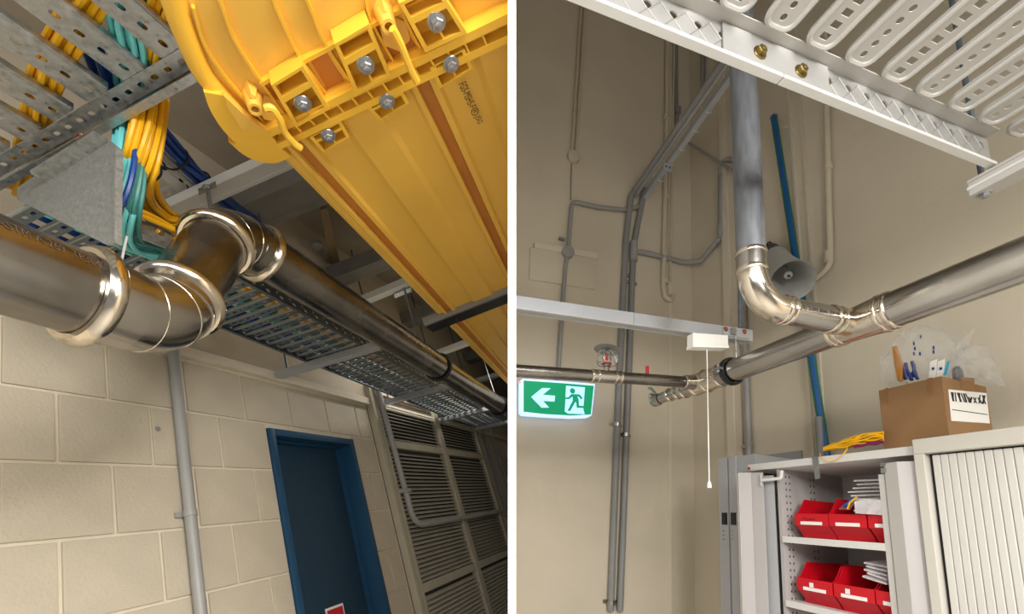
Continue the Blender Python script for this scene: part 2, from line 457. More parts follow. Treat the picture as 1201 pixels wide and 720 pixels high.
for (x0, x1) in ((LA0+.078, 3.573), (3.647, LA1-.052)):
    m = MB(); m.prism([L(x0, BW-.035, 0), L(x0, BW-.032, -.003), L(x0, BW+.001, .017), L(x0, BW-.002, .02)], L(x1, 0, 0)-L(x0, 0, 0))
    me, cen = make_mesh(m, 'louvre', 0)
    sp = [v for v in np.arange(-1.0, 1.07, .031) if abs(v+.008-.63) > .045 and abs(v+.008+.42) > .045]
    copies('slat', me, [cen+vL*v for v in sp], lou)
# ================================================================ plant room (left of the partition)
SIDE = 'L'
KD = .085                      # trays and duct run a little towards the wall
# ---- wall conduit
m = MB(); m.tube([L(1.300, BW-.032, 1.3), L(1.300, BW-.032, -1.4)], .021, 14)
cd = thing('wall_conduit', 'grey vertical conduit fixed to the block wall left of the blue door', 'conduit', L(1.3, BW-.03, -1.4))
obj('pipe', m, 'conduit', cd)
q = LB(212, 603, BW-.032); qa = abv(q)
m = MB(); m.tube([L(1.3, BW-.032, qa[2]-.012), L(1.3, BW-.032, qa[2]+.012)], .0245, 14); m.lbox(1.26, 1.34, BW-.012, BW-.002, qa[2]-.01, qa[2]+.01)
obj('saddle_clip', m, 'conduit', cd)
# ---- bent conduit in front of the louvre
cd = thing('bent_conduit', 'light grey conduit bending to horizontal across the louvre screen', 'conduit', L(2.8, BW-.07, 0))
pts = [L(2.725, BW-.075, 1.25), L(2.775, BW-.075, .0), L(4.46, BW-.075, .0)]
m = MB(); m.tube(fillet(pts, .11), .021, 12); obj('pipe', m, 'conduit', cd)
m = MB(); m.lbox(2.73, 2.80, BW-.1, BW-.05, .245, .275); obj('saddle_clip', m, 'conduit', cd)
cd = thing('thin_conduit', 'thin grey conduit on the wall past the louvre screen', 'conduit', L(4.75, BW-.02, 0))
m = MB(); m.tube([L(4.75, BW-.02, 1.1), L(4.75, BW-.02, -.6)], .018, 8); obj('pipe', m, 'conduit_dark', cd)
m = MB(); m.tube([L(5.05, BW-.02, 1.1), L(5.05, BW-.02, -.6)], .014, 8); obj('pipe', m, 'conduit', cd)

# ---- large stainless pipe with S bend
PR = .08
def proj_(p):
    q = RC.T@(p-O); return (round(CX+F*q[0]/-q[2]), round(CY-F*q[1]/-q[2]))
PB2, PV2, PK = .862, .985, .085
p1 = lambda a: L(a, .84, .542, PK); p2 = lambda a: L(a, PB2, PV2, PK)
def a_on(px, f, b):   # a where the axis line reaches image column px
    lo, hi = .1, 6
    for _ in range(50):
        mid = (lo+hi)/2; q = RC.T@(f(mid)-O)
        if CX+F*q[0]/-q[2] < px: lo = mid
        else: hi = mid
    return lo
A1 = a_on(191, p1, .92); A2 = a_on(265, p2, 1.035)
C1, C2 = p1(A1), p2(A2)
pipe = thing('stainless_pipe', 'large stainless steel pipe with an S bend under the yellow duct', 'pipe', p1(.3))
BR = .15
path = fillet([p1(-.3), C1, C2, p2(6.0)], BR, 14)
# split the path into straight runs and elbows
e1s, e1e, e2s, e2e = path[1], path[15], path[16], path[30]
m = MB(); m.tube([path[0], e1s], PR, 40); run1 = obj('pipe_run', m, 'stainless_dark', pipe)
m = MB(); m.tube(path[1:16], PR*1.035, 40); obj('elbow', m, 'stainless', pipe)
m = MB(); m.tube([e1e, e2s], PR, 40); obj('pipe_run', m, 'stainless_dark', pipe)
m = MB(); m.tube(path[16:31], PR*1.035, 40); obj('elbow', m, 'stainless_dark', pipe)
m = MB(); m.tube([e2e, path[-1]], PR, 40); obj('pipe_run', m, 'stainless_dark', pipe)
def bead(p, ax, R=PR, w=.014, name='press_collar', mt='weld', par=pipe):
    m = MB(); m.torus(p, ax, R+.004, w*.62, 40, 10, 1.1); return obj(name, m, mt, par)
def sleeve(p, q, r, par=pipe, mt='stainless'):
    m = MB(); m.tube([p, q], r, 40); return obj('sleeve', m, mt, par)
mid = un(C2-C1); aP = un(aL+PK*bL)
bead(e1s-aP*.06, aP, PR+.003, .026); sleeve(e1s-aP*.055, e1s+aP*.01, PR*1.06)
bead(path[4], un(path[5]-path[3]), PR*1.035-.0042, .0024, 'weld_seam'); bead(path[10], un(path[11]-path[9]), PR*1.035-.0042, .003, 'weld_seam')
bead(e1e+mid*.012, mid, PR+.003, .023); sleeve(e1e-mid*.03, e1e+mid*.01, PR*1.07)
bead(e2s-mid*.012, mid, PR+.003, .022); sleeve(e2s-mid*.01, e2s+mid*.02, PR*1.06)
bead(path[21], un(path[22]-path[20]), PR*1.035-.0042, .0024, 'weld_seam'); bead(path[27], un(path[28]-path[26]), PR*1.035-.0042, .0024, 'weld_seam')
bead(e2e+aP*.045, aP, PR+.003, .022); sleeve(e2e-aP*.005, e2e+aP*.04, PR*1.06, mt='stainless_dark')
# stencilled line of print along the near run
vs, fs = text_geo('ASTM A 269  TP304SS  TP304L', .026)
e_up = un(vL-(vL@aP)*aP); e_out = np.cross(e_up, aP)
if e_out@(O-p1(.3)) < 0: e_out = -e_out
xm = max(v[0] for v in vs); a_s = .335
m = MB(); out = []
for x, y, z in vs:
    ang = math.radians(14)+(y-.01)/PR
    out.append(p1(0)+aP*(a_s+x*.215/xm)+(PR+.0006)*(math.cos(ang)*e_out+math.sin(ang)*e_up))
m.add(out, fs); obj('print', m, 'print_brown', pipe, 0)
# pipe hangers: rod, clip ring, rod plate on the channel
def hanger(px_top, v_top, a, label, rod=True):
    h = thing('pipe_hanger', label, 'hanger', p2(a))
    top = p2(a)+vL*.0; ap = abv(p2(a))
    if rod: m = MB(); m.tube([L(a, PB2, PV2+PR, PK), L(a, PB2, v_top, PK)], .0055, 8); obj('threaded_rod', m, 'galv', h)
    m = MB(); m.torus(p2(a), aP, PR+.008, .007, 32, 6, 2.2); obj('clip_ring', m, 'black_rubber', h)
    m = MB(); m.lbox(a-.012, a+.012, PB2-.025, PB2-.015, PV2+PR, PV2+PR+.03, PK); m.lbox(a-.012, a+.012, PB2+.015, PB2+.025, PV2+PR, PV2+PR+.03, PK); obj('clip_ear', m, 'bolt_zinc', h)
    return h
aH = a_on(514, p2, 1.035)
hanger(474, 1.60, aH, 'black lined pipe clip round the far pipe run', rod=False)
hanger(0, 1.60, a_on(585, p2, 1.035), 'threaded rod and clip on the pipe near the partition')

# ---- lower perforated cable tray along the wall
TV = 1.0
tray = thing('cable_tray', 'galvanised perforated ladder tray between the pipe and the block wall', 'cable tray', L(2, 1.4, TV))
B0, B1 = 1.045, 1.40
def railL(b, name, a0, a1):
    m = MB(); N_ = int((a1-a0)/.07)
    o = L(a0, b, TV-.012, KD)
    x = L(a1, b, TV-.012, KD)-o; y = vL*.062
    Lx = np.linalg.norm(x); hs = [((i+.5)*Lx/N_, .028, .011, .008, .72) for i in range(N_)]
    m.plate(o, x, y, bL*.003, hs)
    m.lbox(a0, a1, b-.012, b+.003, TV-.015, TV-.012, KD)
    m.lbox(a0, a1, b-.012, b+.003, TV+.05, TV+.053, KD)
    return obj(name, m, 'galv_dark', tray, 0)
railL(B0, 'side_rail', .78, 5.2); railL(B1, 'side_rail', .5, 5.2)
for b in (B0, B1):     # rivet heads along the rails
    m = MB()
    m.lathe(L(.3, b-.001, TV+.028, KD), -bL, [(.006, 0), (.005, .003), (.002, .004)], 8)
    me, cen = make_mesh(m, 'weld', 40)
    copies('rivet', me, [cen+(aL+KD*bL)*(.07*i) for i in range(8, 52)], tray)
ru = MB(); wdt = .034
o = L(.2, B0+.003, TV, KD); x = bL*(B1-B0-.006); y = (aL+KD*bL)*wdt
nh = 9; Lx = B1-B0-.006
ru.plate(o, x, y, vL*.0025, [((i+.5)*Lx/nh, wdt/2, .011, .0055, .8) for i in range(nh)])
mru, cru = make_mesh(ru, 'galv_dark', 0)  # darker zinc colour paints in the shadow under the tray
rl = MB(); rl.par(o-y*.14-vL*.002, x, y*.14, vL*.012); mrl, crl = make_mesh(rl, 'rung_lip', 0)
for i in range(6, 78):
    dlt = (aL+KD*bL)*(.066*i)
    if ((o+dlt-O)@RC[:, 0]) > -.06: break
    rg = link('rung', mru, cru+dlt, tray); link('rung_lip', mrl, crl+dlt, rg)
# cables lying in the tray
for i, (b, col_, nm) in enumerate([(1.085, 'cable_yellow', 'yellow'), (1.12, 'cable_yellow', 'yellow'), (1.17, 'cable_teal', 'green'), (1.2, 'cable_teal', 'green'), (1.235, 'cable_aqua', 'aqua'),
                                   (1.27, 'cable_blue', 'blue'), (1.3, 'cable_blue', 'blue'), (1.345, 'cable_teal', 'green'), (1.385, 'cable_blue', 'blue')]):
    m = MB(); pts = [L(a, b+.012*math.sin(a*3+i*2), TV+.02+.006*(i % 3), KD) for a in np.arange(.62, 4.6, .15)]
    m.tube(pts, .011, 7)
    single('data_cable', m, col_, nm+' cable lying along the galvanised wall tray', 'cable', 'cables lying in the wall tray')
# trapeze channels under the tray
for i, a in enumerate((1.86, 2.80, 3.72, 4.5)):
    t_ = thing('support_channel', 'grey steel channel crossing under the wall cable tray', 'channel', L(a, 1.6, TV-.06), 'channels under the wall tray')
    m = MB(); m.lbox(a-.024, a+.024, 1.05+.05*i*.9, BW-.032, TV-.055, TV-.018); obj('channel', m, 'strut_grey', t_, 0, .002)
    m = MB(); m.lathe(L(a, 1.10+.05*i*.9, TV-.055), -vL, [(.008, 0), (.008, .008), (.004, .01)], 6); obj('bolt', m, 'bolt_zinc', t_)
    m = MB(); m.tube([L(a, 1.7, TV-.02), L(a, 1.7, 2.4)], .006, 6); obj('threaded_rod', m, 'galv_dark', t_)
# near splice plate with bolts
sp = thing('splice_plate', 'galvanised splice plate with brass bolts on the tray rail end', 'bracket', L(.8, 1.05, TV))
q = [LB(144, 246, 1.078), LB(214, 283, 1.078), LB(214, 298, 1.078), LB(144, 271, 1.078)]
m = MB(); m.prism(q, bL*.006); obj('plate', m, 'galv', sp, 0)
for x, y in ((161, 261), (187, 272), (208, 281)):
    hexbolt(sp, LB(x, y, 1.078), -bL, .0095, 'bolt_brass')
# white tie down to the tray
m = MB(); m.tube([LB(150, 272, 1.07), LB(143, 304, 1.05)], .003, 6); single('hanging_string', m, 'paper', 'short white string hanging below the splice plate', 'string')

# ---- upper perforated tray
UV = 1.14
def LU(px, py): return abv(LV(px, py, UV))
q0, q1 = LU(10, 199), LU(233, 62)
UA = (q0[0]+q1[0])/2
ut = thing('cable_tray', 'galvanised perforated tray overhead carrying yellow and aqua cables', 'cable tray', L(UA, 1.1, UV))
ends = [LU(*p)[1] for p in ((207, 65), (163, 94), (124, 122), (87, 146), (53, 168), (22, 190))]
pitch = (ends[-1]-ends[0])/5
rw = pitch*.44
DIRU = aL+.0*bL
for i in range(-2, 8):
    b = ends[0]+pitch*i
    m = MB(); Lr = .52; nh = 13
    o = L(UA-.03-Lr, b-rw*.5, UV); x = DIRU*Lr; y = bL*rw
    m.plate(o, x, y, vL*.0025, [((k+.5)*Lr/nh, np.linalg.norm(y)/2, .0095, .006, .8) for k in range(nh)])
    m.par(o-bL*rw*.12, x, bL*rw*.12, vL*.004-bL*0); m.par(o+y, x, bL*rw*.12, vL*.004)
    m.par(o-bL*rw*.20+vL*.004, x, bL*rw*.09, vL*.02); m.par(o+y+bL*rw*.11+vL*.004, x, bL*rw*.09, vL*.02)
    obj('rung', m, 'galv', ut, 0)
m = MB(); Lr = ends[-1]+.4-(ends[0]-.45)
o = L(UA-.03, ends[0]-.45, UV-.004); N_ = int(Lr/.042)
m.plate(o, bL*Lr, DIRU*.04, vL*.003, [((k+.5)*Lr/N_, .02, .009, .006, .8) for k in range(N_)])
obj('edge_flange', m, 'galv', ut, 0)
m = MB(); m.par(L(UA+.018, ends[0]-.45, UV-.03), bL*Lr, DIRU*.003, vL*.075); m.par(L(UA+.002, ends[0]-.45, UV-.033), bL*Lr, DIRU*.019, vL*.003)
obj('side_rail', m, 'galv', ut, 0)
for x, y in ((96, 161), (61, 184)):
    hexbolt(ut, LV(x, y, UV-.004), -vL, .0085, 'bolt_copper')
# hanging end plate
pp = [(20, 220), (47, 202), (53, 208), (127, 163), (143, 176), (141, 288), (125, 287), (20, 234)]
m = MB(); m.prism([LA(x, y, UA+.012) for x, y in pp], aL*.003)
hp = thing('end_plate', 'large flat galvanised plate hanging from the overhead tray rail', 'plate', LA(90, 280, UA+.012))
obj('plate', m, 'galv_dull', hp, 0)
m = MB(); m.prism([LA(x, y, UA+.012) for x, y in ((53, 209), (127, 164), (127, 167), (55, 213))], -aL*.03); obj('top_fold', m, 'galv', hp, 0)
m = MB(); m.prism([LA(x, y, UA+.012) for x, y in ((141, 176), (143, 176), (142.5, 288), (140, 288))], -aL*.012); obj('edge_fold', m, 'galv_dull', hp, 0)

# ---- cable bundles
def bundle(way, cols, r, spread, label, name='data_cable', group=None, twist=1.5, n_=6):
    base = smoothline(way, n_)
    k = 0
    for i, col_ in enumerate(cols):
        ph = 2.399*i; rad = spread*math.sqrt((i+.5)/len(cols))
        pts = []
        for j, p in enumerate(base):
            t = un(base[min(j+1, len(base)-1)]-base[max(j-1, 0)])
            u = un(np.cross(t, aL)); w = np.cross(t, u)
            q = ph+twist*.25*math.sin(j*.21)
            pts.append(p+rad*(math.cos(q)*u+math.sin(q)*w))
        m = MB(); m.tube(pts, r, 7)
        single(name, m, col_, label, 'cable', group or label)
UA2 = UA+.055
yb = [LV(196, -14, UV+.06), LV(190, 25, UV+.055), LV(184, 62, UV+.05), LA(178, 105, UA2), LA(172, 150, UA2+.005), LA(166, 195, UA2+.03), LB(173, 226, 1.07), LB(190, 250, 1.13), LB(215, 270, 1.15), LB(255, 292, 1.17)]
bundle(yb, ['cable_yellow']*20, .0068, .034, 'yellow fibre cable in the bundle dropping from the overhead tray')
m = MB(); q = LA(167, 196, UA2+.03); m.torus(q, vL*.9+bL*.25, .04, .003, 24, 6); single('cable_tie', m, 'black', 'black tie around the yellow cable bundle', 'cable tie')
yl = [LB(136, 239, .99), LB(160, 248, 1.04), LB(190, 262, 1.066), LB(224, 281, 1.08)]
bundle(yl, ['cable_yellow']*3, .0068, .010, 'yellow cable sweeping over the splice plate')
ab = [LV(147, -8, UV+.05), LV(150, 30, UV+.045), LV(156, 75, UV+.04), LA(152, 120, UA2), LA(150, 165, UA2), LA(146, 215, UA2+.01), LB(141, 250, 1.02), LB(146, 280, 1.13), LB(175, 292, 1.2), LB(240, 320, 1.25)]
bundle(ab, ['cable_aqua']*12, .0065, .03, 'aqua fibre cable in the bundle beside the yellow drop')
bundle([p+aL*.012-bL*.03 for p in ab], ['cable_teal']*4, .0065, .014, 'dull green fibre cable between the aqua and yellow drops')
bb = [LV(168, 60, UV+.03), LA(163, 112, UA2), LA(160, 165, UA2-.005), LA(153, 212, UA2-.005), LA(140, 245, UA2), LB(128, 268, 1.06)]
bundle(bb, ['cable_blue']*1, .0066, .001, 'single dark blue cable in front of the yellow drop')
y2 = [LV(112, -18, UV+.06), LV(88, 30, UV+.055), LV(62, 75, UV+.05), LV(47, 110, UV+.05), LV(38, 150, UV+.05), LV(32, 188, UV+.05), LV(26, 225, UV+.04)]
bundle(y2, ['cable_yellow']*12, .0068, .028, 'yellow cable lying on the overhead perforated tray')
bl2 = [LV(100, 30, UV+.09), LV(118, 80, UV+.085), LV(138, 130, UV+.08), LV(160, 170, UV+.16)]
bundle(bl2, ['cable_blue']*7, .0075, .025, 'blue cable crossing above the overhead tray')

# ---- white perforated tray further up with blue and grey cables
V2 = 1.72
def L2(px, py): return LV(px, py, V2)
t2 = thing('white_tray', 'white perforated tray above the pipe bend carrying blue cables', 'cable tray', L2(190, 220))
q = [L2(160, 166), L2(248, 250)]; dirr = q[1]-q[0]
m = MB(); m.prism([L2(158, 166), L2(250, 246), L2(250, 263), L2(158, 180)], vL*.006); obj('side_rail', m, 'strut_white', t2, 0)
for x, y in ((193, 197), (213, 211)):
    m = MB(); m.lathe(L2(x, y)-vL*.001, -vL, [(.012, 0), (.01, .002)], 8); obj('slot', m, 'black', t2)
# rungs from the rail towards the wall
g0 = abv(L2(170, 180)); g1 = abv(L2(250, 255)); gd = un(L2(250, 255)-L2(170, 180))
for i in range(10):
    p = L2(160, 174)+gd*(.095*i+.02)
    m = MB(); Lr = .55; nh = 9
    m.plate(p+vL*.02, bL*Lr, gd*.055, vL*.003, [((k+.5)*Lr/nh, .0275, .018, .011, 1.0) for k in range(nh)])
    obj('rung', m, 'strut_white', t2, 0)
bb2 = [LV(168, 132, V2-.03), LV(190, 160, V2-.02), LV(215, 188, V2-.01), LV(240, 213, V2-.01), LV(268, 238, V2-.01), LV(300, 262, V2-.01)]
bundle(bb2, ['cable_blue']*7, .011, .036, 'blue cable in the bundle along the white tray', group='cables along the white tray')
bundle([p-aL*.03+bL*.03 for p in bb2], ['cable_grey']*5, .011, .03, 'pale grey cable in the bundle along the white tray', group='grey cables along the white tray')
for x, y in ((206, 186), (233, 213)):
    m = MB(); m.torus(LV(x, y, V2-.015), gd, .054, .0045, 20, 6); single('cable_tie', m, 'black', 'black tie around the blue and grey cable bundle', 'cable tie', 'ties on the blue bundle')

# ---- overhead steel: channels, beams, column
def chan(px0, py0, px1, py1, v, w, h, label, matname, name='strut_channel', cat='channel', ext0=0, ext1=0):
    p, q = LV(px0, py0, v), LV(px1, py1, v); dr = un(q-p); p = p-dr*ext0; q = q+dr*ext1
    sd = un(np.cross(dr, nv));
    if sd@aL < 0: sd = -sd
    t_ = thing(name, label, cat, p)
    m = MB(); m.par(p-sd*w/2, q-p, sd*w, vL*h); obj('web', m, matname, t_, 0)
    m = MB(); m.par(p-sd*w/2-vL*.0015, q-p, sd*w*.22, vL*.002); m.par(p+sd*w*.28-vL*.0015, q-p, sd*w*.22, vL*.002); obj('lip', m, matname, t_, 0)
    return t_
ch = chan(190, 256, 345, 186, 1.62, .075, .05, 'white steel channel behind the pipe bend with a rod clamp', 'strut_white', ext0=.5, ext1=.2)
m = MB(); m.par(LV(232, 222, 1.60), LV(253, 213, 1.60)-LV(232, 222, 1.60), LV(254, 220, 1.60)-LV(253, 213, 1.60), vL*.004)
obj('clamp_plate', m, 'galv', ch, 0)
hexbolt(ch, LV(243, 219, 1.60), -vL, .014, 'galv')
g = abv(LV(243, 219, 1.6)); m = MB(); m.tube([LV(243, 219, 1.6), LA(248, 252, g[0]-.02)], .009, 8); obj('threaded_rod', m, 'galv', ch)
c2_ = chan(428, 355, 498, 326, 1.60, .06, .045, 'pale channel above the far pipe with a hanger rod', 'strut_white', ext0=.1, ext1=.3)
m = MB(); m.par(LV(462, 345, 1.59), LV(482, 337, 1.59)-LV(462, 345, 1.59), LV(483, 342, 1.59)-LV(482, 337, 1.59), vL*.004); obj('clamp_plate', m, 'galv', c2_, 0)
g = p2(aH)+vL*PR; m = MB(); m.tube([LV(474, 338, 1.59), LV(492, 404, 1.09)], .0065, 8); obj('threaded_rod', m, 'galv', c2_)
chan(505, 420, 560, 400, 1.60, .07, .045, 'pale channel beyond the black duct support', 'strut_white', ext1=.3)
chan(555, 450, 596, 438, 1.60, .08, .045, 'pale channel far along the pipe near the partition', 'strut_white', ext1=.3)
chan(395, 332, 470, 303, 2.0, .14, .12, 'grey steel beam under the soffit above the far pipe', 'beam_grey', 'steel_beam', 'beam', .6, 1.2)
chan(280, 262, 390, 218, 2.1, .22, .18, 'wide grey steel beam behind the yellow duct end', 'beam_grey', 'steel_beam', 'beam', .8, 1.2)
chan(455, 390, 560, 352, 2.0, .14, .12, 'grey steel beam behind the black duct support', 'beam_grey', 'steel_beam', 'beam', .8, 1.2)
chan(500, 440, 590, 412, 2.0, .16, .12, 'grey steel beam farthest along under the soffit', 'beam_grey', 'steel_beam', 'beam', .8, 1.2)
m = MB(); q = [LV(x, y, 2.2) for x, y in ((376, 246), (384, 244), (402, 322), (390, 326))]; m.prism(q, vL*.05)
tb = thing('timber_batten', 'pale timber batten fixed under the dark soffit', 'batten', LV(389, 290, 2.2)); obj('batten', m, 'timber', tb, 0)
m = MB(); m.lathe(LV(371, 286, 2.2), -vL, [(.045, 0), (.045, .03), (.02, .04)], 10); obj('junction_box', m, 'conduit_dark', tb)
m = MB(); m.tube([LV(372, 288, 2.19), LV(380, 295, 2.19), LV(384, 310, 2.19), LV(388, 325, 2.19)], .012, 6); obj('cable', m, 'conduit_dark', tb)
# black duct support
bk = thing('duct_support', 'black steel channel under the yellow duct', 'channel', LV(540, 370, 1.03))
p, q = LV(499, 383, 1.03), LV(600, 343, 1.03); sd = (LV(507, 389, 1.03)-p)
m = MB(); m.par(p, q-p, sd*1.1, vL*.035); obj('channel', m, 'black', bk, 0)
m = MB(); m.par(p+vL*.0-sd*.2, q-p, sd*.2, vL*.045); obj('flange', m, 'beam_grey', bk, 0)
hexbolt(bk, LV(536, 374, 1.03), -vL, .012, 'black')
# ================================================================ yellow fibre duct
SIDE = 'L'
DVV = 1.06; DK = .12; Q = DVV/1.2
duct = thing('yellow_duct', 'bright yellow ribbed plastic cable duct with bolted flange joint', 'cable duct', L(1.5, .5, DVV))
prof = [(.606, .26), (.606, .03), (.600, .008), (.588, 0), (.566, 0), (.556, -.014), (.541, -.014), (.536, .006), (.506, .006), (.501, -.014), (.484, -.014), (.474, 0), (.37, 0), (.352, -.012), (.245, -.012), (.228, 0)]
full = list(prof)
for sh in (.43, .86):
    full += [(b-sh, v) for b, v in prof[3:] if b-sh < full[-1][0]-.01]
full += [(-.62, 0), (-.62, .26)]
full = [(b*Q, v*Q) for b, v in full]
m = MB(); m.prism([L(.85*Q, b, DVV+v, DK) for b, v in full], (aL+DK*bL)*4.2); obj('straight_section', m, 'yellow_duct', duct, 25)
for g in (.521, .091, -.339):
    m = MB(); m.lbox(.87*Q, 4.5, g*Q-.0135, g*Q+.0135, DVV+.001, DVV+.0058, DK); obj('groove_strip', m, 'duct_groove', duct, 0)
# flange bars and webs
FV = DVV-.038
fa = abv(LV(317, 155, FV))[0]; fa2 = abv(LV(323, 172, FV))[0]
fb0 = abv(LV(322, 163, FV))[1]; fb1 = -.55
m = MB(); m.lbox(fa-.006, fa+.012, fb1, fb0, FV, DVV+.02); obj('flange_bar', m, 'yellow_duct_hi', duct, 0)
m = MB(); m.lbox(fa2-.002, fa2+.014, fb1, fb0+.01, FV+.002, DVV+.02); obj('flange_bar', m, 'yellow_duct_hi', duct, 0)
m = MB(); m.lbox(fa, fa2+.012, fb1, fb0, DVV-.008, DVV+.02); obj('flange_floor', m, 'yellow_duct', duct, 0)
m = MB(); m.lbox(fa+.012, fa2-.002, 0, .005, FV+.004, DVV-.006); me, cen = make_mesh(m, 'yellow_duct_hi', 0)
copies('flange_web', me, [q_ for q_ in (cen+bL*(fb0-.03-.042*i) for i in range(24)) if (q_-O)@RC[:, 0] < -.04], duct)
# bolt pockets
def pocket(quad, v_out, depth, wall=.16, floor=True):
    Q = [abv(LV(x, y, v_out))[:2] for x, y in quad]
    ins = lambda u, w: (Q[0]*(1-u)*(1-w)+Q[1]*u*(1-w)+Q[2]*u*w+Q[3]*(1-u)*w)
    P = lambda u, w, v: L(*ins(u, w), v)
    pk = None
    m = MB(); T = wall
    def cell(u0, u1, w0, w1, va, vb):
        m.hexa([P(u0, w0, va), P(u1, w0, va), P(u1, w1, va), P(u0, w1, va), P(u0, w0, vb), P(u1, w0, vb), P(u1, w1, vb), P(u0, w1, vb)])
    v0, v1 = v_out, v_out+depth
    cell(0, T*.6, 0, 1, v0, v1); cell(1-T*.6, 1, 0, 1, v0, v1); cell(T*.6, 1-T*.6, 0, T*.35, v0, v1); cell(T*.6, 1-T*.6, 1-T*.5, 1, v0, v1)
    cell(T*.6, 1-T*.6, .30, .42, v0, v1); cell(.48, .53, .42, 1-T*.5, v0+.004, v1)
    cell(0, 1, 0, 1, v1-.006, v1)
    return obj('bolt_pocket', m, 'yellow_duct_hi', duct, 0), P
ups = [((318, 100), (355, 77), (387, 128), (347, 150)), ((392, 52), (433, 28), (459, 89), (418, 112)), ((468, 4), (512, -18), (548, 39), (499, 62))]
lows = [((363, 161), (400, 142), (410, 161), (379, 179)), ((428, 124), (469, 101), (480, 121), (445, 142)), ((504, 80), (545, 57), (555, 80), (516, 104)), ((590, 20), (630, 0), (640, 30), (602, 48))]
for qd in ups: pocket(qd, FV-.008, .05)
for qd in lows: pocket(qd, FV+.004, .036)
for x, y in ((355, 121), (429, 76), (512, 25)): hexbolt(duct, LV(x, y, FV-.006), -vL, .0142, 'bolt_zinc')
for x, y in ((385, 159), (454, 119), (529, 75)): hexbolt(duct, LV(x, y, FV+.0), -vL, .0135, 'bolt_zinc')
# near fitting that curves up towards the viewer
edge = [(196, -30), (206, 8), (220, 46), (238, 84), (262, 112), (290, 138), (316, 157)]
E_ = [LV(x, y, DVV) for x, y in edge]
E_s = smoothline(E_, 5)
m = MB(); m.prism(E_s+[LV(760, -75, DVV), LV(760, -200, DVV), LV(196, -200, DVV)], vL*.3); obj('bend_section', m, 'yellow_duct', duct, 25)
m = MB(); m.tube([p-vL*.0+bL*.0 for p in E_s[:-6]], .0225, 14); obj('edge_bead', m, 'yellow_duct_hi', duct)
def rib(pts, w, h, nm='rib', mt='yellow_duct_hi', v=DVV):
    P = smoothline([LV(x, y, v) for x, y in pts], 5); m = MB()
    for p, q in zip(P[:-1], P[1:]):
        sd = un(np.cross(q-p, nv))*w
        m.hexa([p-sd-vL*h, q-sd-vL*h, q+sd-vL*h, p+sd-vL*h, p-sd+vL*.01, q-sd+vL*.01, q+sd+vL*.01, p+sd+vL*.01])
    return obj(nm, m, mt, duct, 0)
rib([(226, 5), (240, 50), (262, 85), (290, 118), (318, 152)], .003, .012)
rib([(255, -8), (262, 10), (276, 46), (306, 93), (347, 150)], .003, .014)
rib([(318, -10), (325, 10), (351, 63), (387, 113)], .003, .014)
rib([(356, -10), (365, 10), (379, 45), (408, 90)], .003, .014)
rib([(428, -10), (432, 15), (447, 45), (470, 85)], .003, .014)
rib([(460, -20), (470, 10), (487, 45), (500, 62)], .003, .014)
rib([(305, 94), (440, 22), (600, -62)], .004, .016, 'cross_rib')
rib([(262, 110), (268, 118), (278, 130), (318, 158)], .004, .02)
# recessed panels between cross rib and flange: darker inset floors
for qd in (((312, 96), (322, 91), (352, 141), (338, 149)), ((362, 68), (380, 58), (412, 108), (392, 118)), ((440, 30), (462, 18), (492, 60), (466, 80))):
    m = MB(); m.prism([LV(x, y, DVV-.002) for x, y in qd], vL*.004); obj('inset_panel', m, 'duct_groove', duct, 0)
# rounded flange corner
cor = [(239, 108), (247, 130), (262, 153), (282, 172), (303, 182), (322, 184), (334, 178), (317, 158), (290, 138), (262, 112)]
m = MB(); m.prism(smoothline([LV(x, y, FV+.006) for x, y in cor[:7]], 4)+[LV(x, y, FV+.006) for x, y in cor[7:]], vL*.03); obj('flange_corner', m, 'yellow_duct_hi', duct, 25)
cor2 = [(268, 166), (285, 181), (305, 190), (325, 191), (341, 184), (334, 176), (300, 175)]
m = MB(); m.prism(smoothline([LV(x, y, FV+.012) for x, y in cor2[:5]], 4)+[LV(x, y, FV+.012) for x, y in cor2[5:]], vL*.02); obj('flange_corner', m, 'yellow_duct_hi', duct, 25)
m = MB(); m.prism([LV(x, y, FV-.006) for x, y in ((262, 112), (290, 138), (318, 158), (300, 152), (283, 151), (268, 128))], vL*.02); obj('gusset', m, 'yellow_duct', duct, 0)
# side clip with bolt
m = MB(); m.prism([LV(x, y, DVV+.0) for x, y in ((233, 78), (243, 90), (262, 112), (252, 116), (238, 98))], vL*.05); obj('side_clip', m, 'yellow_duct_hi', duct, 0)
hexbolt(duct, LV(249, 108, DVV+.0), un(bL*.7-vL*.7), .011, 'bolt_zinc')
# latches
for pts in (((311, 127), (319, 127), (328, 140), (334, 155), (345, 168), (353, 174)), ((460, 33), (463, 38), (470, 52), (477, 70), (483, 84), (489, 95))):
    P = smoothline([LV(x, y, FV-.018) for x, y in pts], 4); m = MB(); m.tube(P, .0085, 8); lt = obj('latch', m, 'yellow_duct_hi', duct)
    m = MB(); m.lathe(LV(pts[1][0], pts[1][1], DVV-.004), -vL, [(.035, 0), (.033, .006)], 6); obj('latch_pad', m, 'yellow_duct', lt)
for x, y in ((296, 111), (450, 13)):
    m = MB(); m.lathe(LV(x, y, DVV), -vL, [(.022, 0), (.015, .05), (.009, .05), (.009, .03)], 12)
    m.lathe(LV(x-2, y-10, DVV), -vL, [(.016, 0), (.006, .035)], 4); obj('screw_boss', m, 'yellow_duct', duct)
